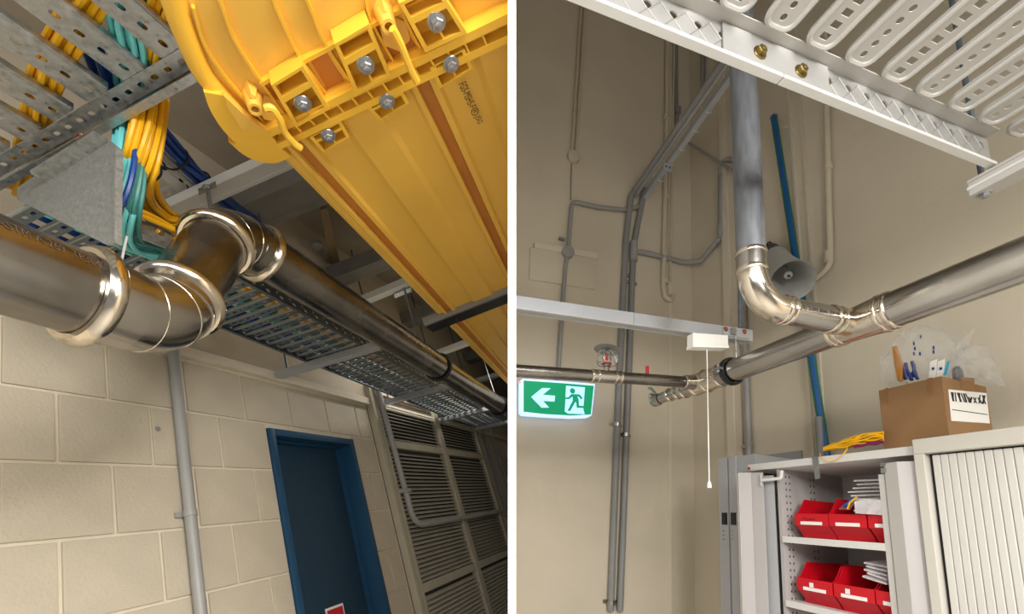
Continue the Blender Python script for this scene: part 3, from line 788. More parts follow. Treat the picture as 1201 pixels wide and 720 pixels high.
# printed code
vs, fs = text_geo('FGS-MSHS-F', .030)
o_ = LV(542, 97, DVV-.0118); ex = un(aL+DK*bL); ey = -un(bL)
ez = LV(554.5, 126, DVV-.0118); ln = np.linalg.norm(ez-o_)
xm = max(v[0] for v in vs)
def stamp(body_vs, body_fs, o0, length, hgt, nm='print'):
    xs = [v[0] for v in body_vs]; ys = [v[1] for v in body_vs]; x0, x1 = min(xs), max(xs); y0, y1 = min(ys), max(ys)
    m = MB(); m.add([o0+ex*((v[0]-x0)/(x1-x0)*length)+ey*((v[1]-y0)/(y1-y0)*hgt) for v in body_vs], body_fs)
    return obj(nm, m, 'ink', duct, 0)
dirn = un(ez-o_)
ex = dirn
stamp(vs, fs, o_-ey*.010, ln, .02)
p_ = LV(557, 131, DVV-.0118); m = MB(); m.torus(p_, vL, .0095, .001, 20, 4); obj('print', m, 'ink', duct)
vs, fs = text_geo('R', .03); stamp(vs, fs, p_-ex*.005-ey*.005, .010, .011)
vs, fs = text_geo('JSG', .03); p_ = LV(559, 136, DVV-.0118); stamp(vs, fs, p_-ey*.010, np.linalg.norm(LV(562.5, 145, DVV-.0118)-p_), .02)
# ================================================================ store room (right of the partition)
SIDE = 'R'
# ---- main stainless pipe along the right wall
TP = 1.45; zp = st(RT(1027, 371, TP))[2]; PR2 = .056
pm = lambda s: W(s, TP, zp)
def s_at(px):
    lo, hi = -.5, 3
    for _ in range(50):
        mid = (lo+hi)/2; q = RC.T@(pm(mid)-O)
        if q[2] > -.05 or CX+F*q[0]/-q[2] > px: lo = mid
        else: hi = mid
    return lo
S = s_at
mp = thing('stainless_pipe', 'stainless steel pipe with wye branch running above the cabinets', 'pipe', pm(1.0))
m = MB(); m.tube([pm(-.6), pm(S(1045))], PR2, 36); obj('pipe_run', m, 'stainless', mp)
m = MB(); m.tube([pm(S(1045)), pm(S(1030)), pm(S(1005)), pm(S(985))], PR2, 36, rs=[PR2*1.06, PR2*1.06, PR2*.98, PR2*.95]); obj('wye_body', m, 'weld', mp)
PR3 = PR2*.9
m = MB(); m.tube([pm(S(985)), pm(S(845))], PR3, 36); obj('pipe_run', m, 'stainless', mp)
m = MB(); m.tube([pm(S(845)), pm(S(832)), pm(S(818))], PR3, 30, rs=[PR3*1.04, PR3*1.06, PR3*1.06]); obj('tee_body', m, 'weld', mp)
m = MB(); m.tube([pm(S(818)), pm(S(806)), pm(S(798)), pm(S(788)), pm(S(776))], PR3, 30, rs=[PR3*1.0, PR3*.86, PR3*.72, PR3*.62, PR3*.6]); obj('reducer', m, 'stainless', mp)
def bd(p, ax, R, w, par=mp, nm='press_collar', mt='weld'):
    m = MB(); m.torus(p, ax, R+.0005, w*.6, 32, 8, 1.7); return obj(nm, m, mt, par)
for x, R in ((1047, PR2), (1037, PR2*1.02), (986, PR3*1.02), (979, PR3), (845, PR3), (829, PR3*1.04), (816, PR3), (803, PR3*.84), (795, PR3*.7), (786, PR3*.62)):
    bd(pm(S(x)), c, R, .009)
# end valve
vp = pm(S(772)); vv = thing('drain_valve', 'small brass and steel drain valve on the pipe end', 'valve', vp)
m = MB(); m.lathe(vp, c, [(.03, -.02), (.036, 0), (.036, .035), (.026, .05)], 14); obj('valve_body', m, 'stainless', vv)
m = MB(); m.lathe(RT(768, 466, TP), -n*.6+ZZ*.2+c*.3, [(.018, 0), (.018, .03), (.012, .034)], 6); obj('union_nut', m, 'bolt_zinc', vv)
m = MB(); m.tube([RT(769, 462, TP-.02), RT(764, 456, TP-.03), RT(761, 455, TP-.03)], .008, 8); obj('lever', m, 'galv', vv)
# clamp ring and rod on the beam
sC = S(858); 
hg = thing('pipe_hanger', 'black lined clamp ring on the pipe hanging from a bracket', 'hanger', pm(sC))
m = MB(); m.torus(pm(sC), c, PR3+.007, .006, 36, 6, 2.6); obj('clip_ring', m, 'black_rubber', hg)
m = MB(); m.torus(pm(sC), c, PR3+.0125, .0022, 36, 6, 5.0); obj('steel_band', m, 'black', hg)
for sg_ in (-1, 1):
    q = pm(sC)+n*sg_*(PR3+.022); m = MB(); m.par(q-c*.014-n*.012-ZZ*.006, c*.028, n*.024, ZZ*.012); er = obj('clamp_ear', m, 'bolt_zinc', hg)
    m = MB(); m.lathe(q, ZZ, [(.006, -.016), (.006, .018)], 6); obj('bolt', m, 'bolt_zinc', er)
# vertical riser, elbow and branch
s0 = S(1003)
tR = st(RS(883, 355, s0))[1]; zB = lambda t: zp+(t-TP)*.06
RR = .042
rs = thing('riser_pipe', 'galvanised vertical riser pipe with stainless elbow joining the wye', 'pipe', W(s0, tR, zp))
zE = zB(tR)
path = fillet([W(s0, tR, zE+.5), W(s0, tR, zE), W(s0, TP-.02, zp)], .105, 12)
m = MB(); m.tube(path[1:14], RR*1.03, 32); obj('elbow', m, 'weld', rs)
m = MB(); m.tube([path[1], W(s0, tR, zE+.5)-ZZ*.34], RR, 32)
m2 = MB(); m2.tube([path[1]+ZZ*.055, W(s0, tR, 4.6)], RR, 32); obj('riser', m2, 'galv_blue', rs)
m = MB(); m.tube([path[1], path[1]+ZZ*.06], RR*1.05, 32); obj('socket', m, 'stainless', rs)
m = MB(); m.tube([path[13], W(s0, TP-.04, zB(TP-.04))], RR, 32); br = obj('branch_run', m, 'stainless', rs)
bdir = un(W(s0, TP, zp)-W(s0, tR, zE))
for q, ax in ((path[1], ZZ), (path[1]+ZZ*.06, ZZ), (path[13], bdir), (path[13]+bdir*.022, bdir), (W(s0, TP-.115, zB(TP-.115)), bdir), (W(s0, TP-.085, zB(TP-.085)), bdir)):
    bd(q, ax, RR, .008, rs)
m = MB(); m.tube([W(s0, TP-.10, zB(TP-.1)), W(s0, TP-.02, zp)], RR*1.06, 28); obj('wye_leg', m, 'weld', rs)
vs, fs = text_geo('25/ 2.0M 304L TP', .022); xm = max(v[0] for v in vs)
eo = un(O-W(s0, TP-.2, zp)); eo = un(eo-(eo@bdir)*bdir); eu = np.cross(eo, bdir)
if eu[2] < 0: eu = -eu
m = MB(); L0 = path[13]+bdir*.03; Ln = .14
m.add([L0+bdir*(v[0]/xm*Ln)+(RR+.0005)*(math.cos(.35+v[1]*.8/RR)*eo+math.sin(.35+v[1]*.8/RR)*eu) for v in vs], fs); obj('print', m, 'ink', rs, 0)

# ---- thin sprinkler pipe from the partition to the tee
sT = S(822); jt = pm(sT)
zT = lambda t: zp+(t-TP)*kT
q = st(RS(640, 437, sT)); kT = (zp-q[2])/(TP-q[1])
spk = thing('sprinkler_pipe', 'thin stainless pipe with sprinkler running in front of the exit sign', 'pipe', W(sT, .8, zT(.8)))
rT = .0275
m = MB(); m.tube([W(sT, -.2, zT(-.2)), W(sT, TP-.03, zT(TP-.03))], rT, 24); obj('pipe_run', m, 'stainless_dark', spk)
td = un(W(sT, 1, zT(1))-W(sT, 0, zT(0)))
tt = lambda px: st(RS(px, 445, sT))[1]
for x in (694, 701, 721, 727, 803, 808): bd(W(sT, tt(x), zT(tt(x))), td, rT, .007, spk)
m = MB(); m.tube([W(sT, tt(695), zT(tt(695))), W(sT, tt(727), zT(tt(727)))], rT*1.09, 24); obj('tee_sleeve', m, 'stainless', spk)
m = MB(); m.tube([W(sT, tt(803), zT(tt(803))), W(sT, TP, zT(TP))], rT*1.25, 24); obj('tee_sleeve', m, 'stainless', spk)
# sprinkler head with guard
hx = tt(711); hb = W(sT, hx, zT(hx)+rT)
sh = thing('fire_sprinkler', 'upright sprinkler head in a wire guard on the thin pipe', 'sprinkler', hb)
u_ = (RS(711, 405, sT)-RS(711, 432, sT)); Hh = u_[2]
m = MB(); m.lathe(hb, ZZ, [(.012, 0), (.012, Hh*.15), (.018, Hh*.18), (.018, Hh*.28), (.008, Hh*.3)], 10); obj('fitting', m, 'stainless', sh)
m = MB(); m.lathe(hb+ZZ*Hh*.28, ZZ, [(.022, 0), (.022, Hh*.06)], 14); obj('red_cap', m, 'red', sh)
m = MB(); m.tube([hb+ZZ*Hh*.34, hb+ZZ*Hh*.72], .005, 8); obj('glass_bulb', m, 'red', sh)
for sg_ in (-1, 1):
    m = MB(); m.tube(smoothline([hb+ZZ*Hh*.3+n*sg_*.014, hb+ZZ*Hh*.5+n*sg_*.02, hb+ZZ*Hh*.78+n*sg_*.012, hb+ZZ*Hh*.84]), .003, 6); obj('yoke_arm', m, 'stainless', sh)
for k in range(8):
    ang = k*math.pi/4; e = math.cos(ang)*n+math.sin(ang)*c
    m = MB(); m.tube(smoothline([hb+ZZ*Hh*.27+e*.03, hb+ZZ*Hh*.35+e*.046, hb+ZZ*Hh*.6+e*.047, hb+ZZ*Hh*.82+e*.034, hb+ZZ*Hh*.9+e*.006]), .0022, 5); obj('guard_wire', m, 'galv', sh)
m = MB(); m.torus(hb+ZZ*Hh*.3, ZZ, .042, .0025, 24, 5); obj('guard_ring', m, 'galv', sh)
m = MB(); m.lathe(hb+ZZ*Hh*.92, ZZ+n*.12, [(.062, 0), (.06, .003), (.01, .004)], 24); obj('deflector_disc', m, 'galv_dull', sh)
hx = tt(759); m = MB(); m.tube([W(sT, hx, zT(hx)+rT*.6), W(sT, hx, zT(hx)+rT+.038)], .008, 8); single('red_plug', m, 'red', 'small red plug standing on the thin sprinkler pipe', 'plug')

# ---- channel beam from the partition with bracket
sB = sC-.0
zb = [st(RS(606, 346, sB)), st(RS(883, 387, sB)), st(RS(606, 361, sB))]
kb = (zb[1][2]-zb[0][2])/(zb[1][1]-zb[0][1]); hB = zb[0][2]-zb[2][2]
tE = zb[1][1]; zt = lambda t: zb[1][2]+(t-tE)*kb
bm_ = thing('steel_channel', 'long pale grey steel channel crossing in front of the conduits', 'channel', W(sB, tE-.5, zt(tE-.5)))
def bx(t0, t1, s_0, s_1, dz0, dz1):
    f = lambda s_, t, dz: W(s_, t, zt(t)+dz)
    return [f(s_0, t0, dz0), f(s_1, t0, dz0), f(s_1, t1, dz0), f(s_0, t1, dz0), f(s_0, t0, dz1), f(s_1, t0, dz1), f(s_1, t1, dz1), f(s_0, t1, dz1)]
tj = st(RS(744, 372, sB))[1]
m = MB(); m.hexa(bx(-.3, tj-.001, sB, sB+.05, -hB, 0)); obj('web', m, 'strut_grey', bm_, 0, .002)
m = MB(); m.hexa(bx(tj+.001, tE, sB, sB+.05, -hB, 0)); obj('web', m, 'strut_grey', bm_, 0, .002)
m = MB(); m.hexa(bx(-.3, tE, sB+.002, sB+.012, -hB-.002, -hB)); m.hexa(bx(-.3, tE, sB+.038, sB+.05, -hB-.002, -hB)); obj('lip', m, 'tray_white', bm_, 0)
tb0, tb1 = st(RS(847, 388, sB))[1], st(RS(878, 388, sB))[1]
m = MB(); m.hexa(bx(tb0, tb1, sB-.006, sB-.001, -hB*.92, -hB*.05)); bk = obj('rod_bracket', m, 'strut_grey', bm_, 0, .002)
for x, y in ((851, 386), (873, 389)): hexbolt(bm_, RS(x, y, sB-.006), -c, .0085, 'bolt_copper')
m = MB(); m.par(RS(859, 384, sB-.02), n*.022, c*.02, -ZZ*.03); obj('rod_nut_plate', m, 'bolt_zinc', bm_, 0)
rt = st(RS(862.5, 388, sB-.008)); m = MB(); m.tube([W(sB-.008, rt[1], rt[2]+.01), W(sB-.008, rt[1], zp+PR3+.004)], .0055, 8); obj('threaded_rod', m, 'galv', bm_)
# long rod up to the soffit
q0, q1 = RS(868, 385, sB+.03), RS(867, 82, sB+.03)
m = MB(); m.tube([q0, q0+(q1-q0)*1.0], .0075, 8); lr = thing('long_rod', 'long threaded rod standing beside the vertical riser pipe', 'rod', q0); obj('rod', m, 'galv_dark', lr)
m = MB(); m.lathe(q1, ZZ, [(.014, -.015), (.016, 0), (.012, .012)], 8); obj('rod_nut', m, 'galv_dark', lr)
# ---- battery box with pull cord
sx = sB-.042
bq = [st(RS(x, y, sx)) for x, y in ((813, 390), (854, 393), (854, 408), (813, 407))]
ib = thing('pull_switch_box', 'white pull cord switch box under the grey channel', 'switch box', RS(833, 405, sx))
zz0, zz1 = bq[2][2], bq[0][2]-.004
def sbx(f0, f1, g):
    (t0, za0, za1), (t1, zb0_, zb1_) = (bq[0][1]-g, bq[3][2], bq[0][2]), (bq[1][1]+g, bq[2][2], bq[1][2])
    h = lambda lo, hi, f: lo+(hi-lo)*f
    return [W(sx-g, t0, h(za0, za1, f0)), W(sx+.041+g, t0, h(za0, za1, f0)), W(sx+.041+g, t1, h(zb0_, zb1_, f0)), W(sx-g, t1, h(zb0_, zb1_, f0)),
            W(sx-g, t0, h(za0, za1, f1)), W(sx+.041+g, t0, h(za0, za1, f1)), W(sx+.041+g, t1, h(zb0_, zb1_, f1)), W(sx-g, t1, h(zb0_, zb1_, f1))]
m = MB(); m.hexa(sbx(.2, 1, 0)); obj('housing', m, 'white_plastic', ib, 0, .003)
m = MB(); m.hexa(sbx(0, .2, .002)); obj('base', m, 'white_plastic', ib, 0, .002)
p0 = RS(829, 407, sx+.02); p1_ = RS(827.5, 563, sx+.02); p1_ = np.array([p0[0], p0[1], p1_[2]])
m = MB(); m.tube([p0, p1_], .0022, 6); obj('pull_cord', m, 'paper', ib)
m = MB(); m.lathe(p1_, -ZZ, [(.003, 0), (.008, .012), (.009, .03)], 6); obj('cord_end', m, 'white_plastic', ib)
# ---- exit sign on the back wall
sS = SW-.09
ex_q = [(612, 445), (697, 450), (693, 488), (612, 486)]
es = thing('exit_sign', 'lit green exit sign with arrow and running figure', 'exit sign', RS(655, 488, sS))
def sgq(x, y, dd=0): return RS(x, y, sS-dd)
outer = [(610.6, 446), (613, 444), (655, 446.5), (697.5, 450.2), (697.6, 453), (694, 487), (690, 489.3), (670, 490), (640, 488.5), (613, 486.5), (610.4, 484)]
m = MB(); m.prism([sgq(*p) for p in outer], c*.045); obj('diffuser', m, 'sign_edge', es, 0)
inner = [(614.2, 446.2), (655, 449), (696.5, 452.3), (693, 486), (670, 487.3), (640, 485.6), (614.2, 482.8)]
m = MB(); m.prism([sgq(*p, .003) for p in inner], c*.002); obj('green_panel', m, 'sign_green', es, 0)
E0 = lambda x, y: (605+x/12, 440+y/12)
def glyph(pts, dd, mt, nm): 
    m = MB(); m.prism([sgq(*E0(*p), dd) for p in pts], c*.001); return obj(nm, m, mt, es, 0)
glyph([(215, 305), (370, 180), (492, 182), (380, 275), (552, 288), (545, 370), (382, 360), (470, 456), (362, 456)], .0045, 'sign_white', 'arrow')
glyph([(708, 148), (972, 170), (950, 480), (970, 548), (735, 540), (690, 510)], .0045, 'sign_white', 'doorway')
m = MB(); m.lathe(sgq(*E0(798, 220), .006), -c, [(.021, -.001), (.021, .0005)], 18); fg = obj('figure_head', m, 'sign_green', es)
glyph([(780, 265), (890, 268), (910, 280), (942, 325), (915, 340), (885, 300), (868, 295), (885, 345), (890, 430), (960, 432), (1005, 458), (995, 475), (955, 460), (858, 458), (850, 385), (838, 375), (765, 505), (728, 498), (800, 360), (800, 300), (752, 335), (695, 335), (695, 313), (740, 312)], .0062, 'sign_green', 'figure_body')
m = MB(); m.lathe(RS(610, 448.5, sS-.001), -c, [(.006, 0), (.004, .004)], 10); obj('indicator_light', m, 'led_red', es)
m = MB(); m.prism([RS(x, y, sS+.045) for x, y in ((640, 455), (668, 457), (668, 475), (640, 473))], c*.044); obj('wall_mount', m, 'white_plastic', es, 0)
p_ = st(RS(655, 492, sS-.03))
# ---- conduits on the back wall
def rpath(pts, off=.03): 
    out = []
    for p in pts:
        x, y = p[0], p[1]; o_ = p[2] if len(p) > 2 else off
        q = RS(x, y, SW-o_)
        if st(q)[1] > TW-o_: q = RT(x, y, TW-o_)
        out.append(q)
    return out
def conduit(name, label, pts, r, mt, off=.03, fr=.06, parts=(), seg=12, cat='conduit', group=None):
    P = rpath(pts, off); t_ = thing(name, label, cat, P[-1], group)
    m = MB(); m.tube(fillet(P, fr, 6), r, seg); obj('pipe', m, mt, t_)
    return t_
def clip(par, px, py, r, off=.03, mt='conduit_dark', w=.02, h=.03):
    q = rpath([(px, py)], off)[0]; m = MB(); m.tube([q-ZZ*h/2, q+ZZ*h/2], r, 12); m.rbox(SW-.012, SW-.001, st(q)[1]-r*1.7, st(q)[1]+r*1.7, q[2]-h*.4, q[2]+h*.4); return obj('saddle_clip', m, mt, par)
bd_ = [(742, 224), (736, 262), (734, 282), (726, 453), (716, 716)]
c1_ = conduit('wall_conduit', 'left one of the twin grey conduits rising up the back wall', [(757, 205, .06), (740, 230, .05)]+bd_[2:], .025, 'conduit_dark')
for y, x in ((498, 723.5), (706, 717)): clip(c1_, x, y, .031, mt='stainless')
c2_ = conduit('wall_conduit', 'right one of the twin grey conduits rising up the back wall', [(756, 222, .05), (748, 262), (743, 290), (737, 453), (727, 716)], .025, 'conduit_dark')
for y, x in ((510, 734),): clip(c2_, x, y, .031, mt='stainless')
q = RS(743, 295, SW-.03); m = MB(); m.tube([q-ZZ*.09, q+ZZ*.09], .034, 12); obj('tee_coupling', m, 'conduit', c2_)
for x, y in ((737, 322), (741, 331)):
    m = MB(); q = RS(x, y, SW-.02); m.par(q-n*.05-ZZ*.012, n*.1, c*.019, ZZ*.024); obj('saddle_clip', m, 'conduit_dark', c2_)
c3_ = conduit('loop_conduit', 'grey conduit looping around the corner and up the right wall', [(745, 295), (755, 296), (780, 302), (803, 308), (822, 306), (846, 277), (846, 210), (845, 196), (850, 188), (860, 187), (872, 196)], .021, 'conduit', fr=.05)
for x, y in ((821, 305), (841, 283)): 
    q = rpath([(x, y)])[0]; m = MB(); m.par(q-ZZ*.05-n*.008-c*.008, n*.016, c*.016, ZZ*.04); obj('clip', m, 'conduit_dark', c3_)
q = rpath([(845.5, 273)])[0]; m = MB(); m.tube([q-ZZ*.05, q+ZZ*.06], .028, 12); obj('coupling', m, 'conduit', c3_)
m = MB(); q0, q1 = rpath([(845.5, 262), (845.5, 206)]); m.tube([q0, q1], .0235, 12); obj('sleeve', m, 'conduit_dark', c3_)
c4_ = conduit('wall_conduit', 'grey conduit with round box passing over the raised wall patch', [(756, 232, .04), (748, 243), (732, 246), (703, 243), (671, 236), (667, 287), (663, 315), (654, 450)], .017, 'conduit', fr=.05)
q = RS(665, 297, SW-.02); m = MB(); m.lathe(q, -c, [(.05, 0), (.05, .035), (.046, .04)], 22); bx_ = obj('round_box', m, 'conduit', c4_)
for dx in (-.03, .03): m = MB(); m.lathe(q+n*dx-c*.04, -c, [(.006, 0), (.005, .002)], 8); obj('screw', m, 'conduit_dark', bx_)
q = RS(660, 281, SW-.03); m = MB(); m.par(q-n*.03, n*.05, c*.02, ZZ*.02); obj('clip', m, 'conduit_dark', c4_)
c5_ = conduit('round_wall_box', 'round cream junction box with twin painted conduits above it', [(671, 178), (682, 4)], .012, 'conduit_cream', off=.02, cat='junction box')
m = MB(); m.tube(rpath([(675.5, 178), (686.5, 4)], .02), .012, 10); obj('pipe', m, 'conduit_cream', c5_)
q = RS(672, 185, SW-.005); m = MB(); m.lathe(q, -c, [(.055, 0), (.055, .03), (.05, .034)], 22); obj('round_box', m, 'conduit_cream', c5_)
m = MB(); m.tube(rpath([(670.5, 192), (669.5, 234)], .012), .005, 6); obj('cable', m, 'conduit_dark', c5_)
c6_ = conduit('painted_pipe', 'cream painted pipe with hooked end beside the corner', [(783, 42), (782, 150), (778, 333), (780, 348), (788, 353), (789, 346)], .021, 'conduit_cream', fr=.04)
for x, y in ((781, 137), (780, 330), (781, 232)): 
    q = RS(x, y, SW-.03); m = MB(); m.tube([q-ZZ*.02, q+ZZ*.02], .028, 12); obj('socket', m, 'conduit_cream', c6_)
c7_ = conduit('painted_pipe', 'thinner cream painted pipe running right of the hooked pipe', [(791, 40), (789, 150), (786, 330)], .011, 'conduit_cream', off=.02)
c8_ = conduit('drop_conduit', 'grey drop conduit with small box behind the sloping channel', [(793, 20), (794, 147)], .015, 'conduit_dark')
q = RS(794, 130, SW-.03); m = MB(); m.rbox(SW-.055, SW-.005, st(q)[1]-.028, st(q)[1]+.028, q[2]-.04, q[2]+.04); obj('box', m, 'conduit_dark', c8_)
c9_ = conduit('drop_conduit', 'short grey drop conduit near the corner above the sloping channel', [(824, 30), (824, 108)], .02, 'conduit_dark')
# small cream bend under the tray
c10 = conduit('painted_pipe', 'small cream bend of pipe high on the back wall', [(783, 45), (797, 48), (808, 52), (812, 47)], .02, 'conduit_cream')
# ---- cable channel running out from the wall with conduits tied to it
tA, zA = st(RS(752, 232, SW-.02))[1:]
def run(px0, py0): 
    q = st(RS(px0, py0, SW-.02)); return q[1], q[2]
sl = thing('cable_channel', 'grey conduits tied to a channel running out from the back wall', 'cable channel', W(SW, tA, zA))
sEnd = st(RT(868, 72, tA))[0]
t1, z1 = run(751, 234)
def ln_(px0, py0, px1, py1, r, mt, nm):
    q = st(RS(px0, py0, SW-.02)); e = st(RT(px1, py1, q[1])); p, q_ = W(SW-.02, q[1], q[2]), W(e[0], e[1], e[2])
    q_ = p+(q_-p)*1.15
    m = MB(); m.tube([p, q_], r, 12); obj(nm, m, mt, sl); return p, q_
pA, pB = ln_(741, 228, 851, 68, .024, 'conduit_dark', 'conduit')
ln_(744.5, 231, 856, 71, .014, 'conduit', 'conduit')
dA = un(pB-pA)
p, q_ = RS(752, 236, SW-.02), None
e = st(RT(865, 78, st(p)[1])); q_ = p+(W(*e)-p)*1.15
m = MB(); m.par(p-n*.018-ZZ*.02, q_-p, n*.040, ZZ*.05); obj('channel', m, 'strut_grey', sl, 0)
for x, y in ((765, 208), (777, 190), (790, 172), (806, 150), (822, 128)):   # loose white ties
    qa = RT(x-4, y-6, tA-.03); qb = RT(x+8, y+4, tA); qc = RT(x+13, y+4, tA)
    m = MB(); m.tube(smoothline([qa, qb, qc], 4), .0025, 5); obj('cable_tie', m, 'paper', sl)
m = MB(); q = RS(784, 195, SW-.5); m.par(q-n*.04-ZZ*.04, n*.07, ZZ*.06, c*.006); fx = obj('fixing_plate', m, 'strut_grey', sl, 0)
for dx in (-.02, .01): m = MB(); m.lathe(q+n*dx-ZZ*.01-c*.001, -c, [(.009, 0), (.008, .006)], 6); obj('bolt', m, 'galv_dark', fx)
m = MB(); m.tube([RT(808, 168, TW-.05), RT(872, 208, TW-.05)], .012, 8); single('brace_rod', m, 'conduit', 'thin grey brace rod sloping to the wall behind the riser', 'rod')
# conduit beside the pilaster
q0 = RT(873, 380, TW-.025); m = MB(); m.tube([W(st(q0)[0], TW-.025, 1.2), W(st(q0)[0], TW-.025, 6.5)], .02, 12)
rc = thing('wall_conduit', 'grey vertical conduit on the right wall behind the pipe clamp', 'conduit', W(st(q0)[0], TW-.025, 1.2)); obj('pipe', m, 'conduit', rc)
q = RT(876, 523, TW-.025); m = MB(); m.par(q-c*.04-n*.01-ZZ*.012, c*.08, n*.02, ZZ*.024); obj('saddle_clip', m, 'conduit', rc)
# cream conduit behind the horn
def rt_(pts, off): return [RT(x, y, TW-off) for x, y in pts]
m = MB(); m.tube(fillet(rt_([(967, 30), (970, 150), (974, 312), (956, 327)], .025), .06), .018, 12)
hc = thing('painted_pipe', 'cream painted conduit elbowing toward the horn speaker', 'conduit', RT(974, 312, TW-.02)); obj('pipe', m, 'conduit_cream', hc)
q = RT(972, 304, TW-.025); m = MB(); m.tube([q-ZZ*.02, q+ZZ*.05], .024, 12); obj('socket', m, 'conduit_cream', hc)
q = RT(971.5, 196, TW-.025); m = MB(); m.tube([q-ZZ*.02, q+ZZ*.02], .024, 12); obj('socket', m, 'conduit_cream', hc)
# ---- horn speaker
hm = RT(929, 329, 2.06); hbk = RT(908, 299, 2.30); ha = un(hm-hbk)
hn = thing('horn_speaker', 'grey horn loudspeaker on the wall behind the pipe elbow', 'speaker', hbk)
R_ = np.linalg.norm(RT(949, 326, 2.06)-RT(908, 334, 2.06))/2*.98; Lh = np.linalg.norm(hm-hbk)
m = MB(); m.lathe(hbk, ha, [(R_*.62, Lh*.1), (R_*.68, Lh*.5), (R_*.8, Lh*.72), (R_*1.0, Lh*1.0), (R_*1.03, Lh*1.02), (R_*.97, Lh*1.0), (R_*.72, Lh*.72), (R_*.4, Lh*.5), (R_*.2, Lh*.46)], 36); obj('horn_bell', m, 'horn_grey', hn, 50)
m = MB(); m.lathe(hbk, ha, [(R_*.16, Lh*.4), (R_*.22, Lh*.75), (R_*.2, Lh*.82), (R_*.06, Lh*.84)], 20); rc_ = obj('reflex_cone', m, 'horn_grey', hn)
m = MB(); m.lathe(hbk, ha, [(R_*.07, Lh*.835), (R_*.06, Lh*.86)], 10); obj('cone_screw', m, 'ink', rc_)
m = MB(); m.lathe(hbk, ha, [(R_*.3, -Lh*.25), (R_*.45, -Lh*.2), (R_*.5, Lh*.12)], 24); obj('driver', m, 'horn_dark', hn)
q = RT(902, 305, TW-.04); m = MB(); m.par(q-c*.03-ZZ*.08, c*.05, n*.04, ZZ*.15); m.par(q-c*.02-n*.1-ZZ*.08, c*.03, n*.12, ZZ*.02); obj('bracket', m, 'horn_dark', hn, 0)
m = MB(); m.tube(smoothline([RT(904, 296, TW-.06), RT(906, 290, TW-.07), RT(903, 284, TW-.03), RT(899, 287, TW-.02)]), .006, 6); obj('wire', m, 'black', hn)
# ---- leaning blue and green pole
q0, q1 = RT(968, 525, TW-.05), RT(907.5, 137, TW-.05); dp = un(q0-q1); q2 = q1+dp*((q1[2]-.02)/-dp[2])
pl_ = thing('leaning_pole', 'long blue and green pole leaning on the wall behind the cabinets', 'pole', q2)
m = MB(); m.tube([q1, q2], .021, 14); obj('pole_green', m, 'pole_green', pl_)
fo = un(O-(q1+q0)/2); fo = un(fo-(fo@dp)*dp)
sdp = np.cross(dp, fo)
m = MB(); m.par(q1+fo*.0165-sdp*.008, q2-q1, sdp*.016, fo*.008); obj('blue_stripe', m, 'pole_blue', pl_, 0)
m = MB(); m.lathe(q1, -dp, [(.0245, -.01), (.0245, .004), (.018, .008)], 14); obj('end_cap', m, 'conduit_dark', pl_)
q0 = RT(960, 489, TW-.07); m = MB(); m.tube([q0, W(st(q0)[0], TW-.07, .05)], .02, 12)
single('grey_tube', m, 'conduit_dark', 'short grey tube standing behind the cabinet beside the pole', 'tube')
# ---- white overhead tray
SIDE = 'R'
SR = .62
ra, rb = st(RS(860, 33, SR)), st(RS(1177, 170, SR))
kr = (rb[2]-ra[2])/(rb[1]-ra[1])
zr = lambda t: ra[2]+(t-ra[1])*kr                       # rung level along the rail
ba, bb = st(RS(860, 72, SR)), st(RS(1157, 187, SR))
hr = ra[2]-(ba[2]-(ba[1]-ra[1])*kr)                      # rail depth below the rungs
tE_ = bb[1]+.02; tS_ = .12
wt = thing('cable_tray', 'white perforated cable tray overhead with brass bolted rail joint', 'cable tray', W(SR, .9, zr(.9)))
dt = un(W(SR, 1, zr(1))-W(SR, 0, zr(0))); kk = 1/(dt@n)
tj0 = st(RS(846, 50, SR))[1]; tj1 = st(RS(969, 90, SR))[1]; tm = st(RS(914, 85, SR))[1]
def rail(t0, t1, ds, th, dz0, dz1, nh, nm, mt='tray_rail'):
    m = MB(); o = W(SR+ds, t0, zr(t0)+dz0); x = dt*((t1-t0)*kk)
    Lx = np.linalg.norm(x); hs = [((i+.5)*Lx/nh, (dz1-dz0)*.45, .011, .011, .72) for i in range(nh)]
    m.plate(o, x, ZZ*(dz1-dz0), c*th, hs); return obj(nm, m, mt, wt, 0)
rail(tS_, tm-.001, 0, .003, -hr, .04, max(1, int((tm-tS_)/.062)), 'side_rail'); rail(tm+.001, tE_, 0, .003, -hr, .04, int((tE_-tm)/.0615), 'side_rail')
for t0, t1 in ((tS_, tm-.0015), (tm+.0015, tE_)):
    m = MB(); m.par(W(SR-.012, t0, zr(t0)-hr-.004), dt*((t1-t0)*kk), c*.02, ZZ*.009); obj('bottom_lip', m, 'strut_white', wt, 0, .0015)
m = MB(); m.par(W(SR-.006, tj0, zr(tj0)-hr+.012), dt*((tj1-tj0)*kk), c*.004, ZZ*(hr-.014)); obj('joint_plate', m, 'tray_rail', wt, 0, .001)
for x, y in ((891, 62), (939, 84)): hexbolt(wt, RS(x, y, SR-.006), -c, .0125, 'bolt_olive')
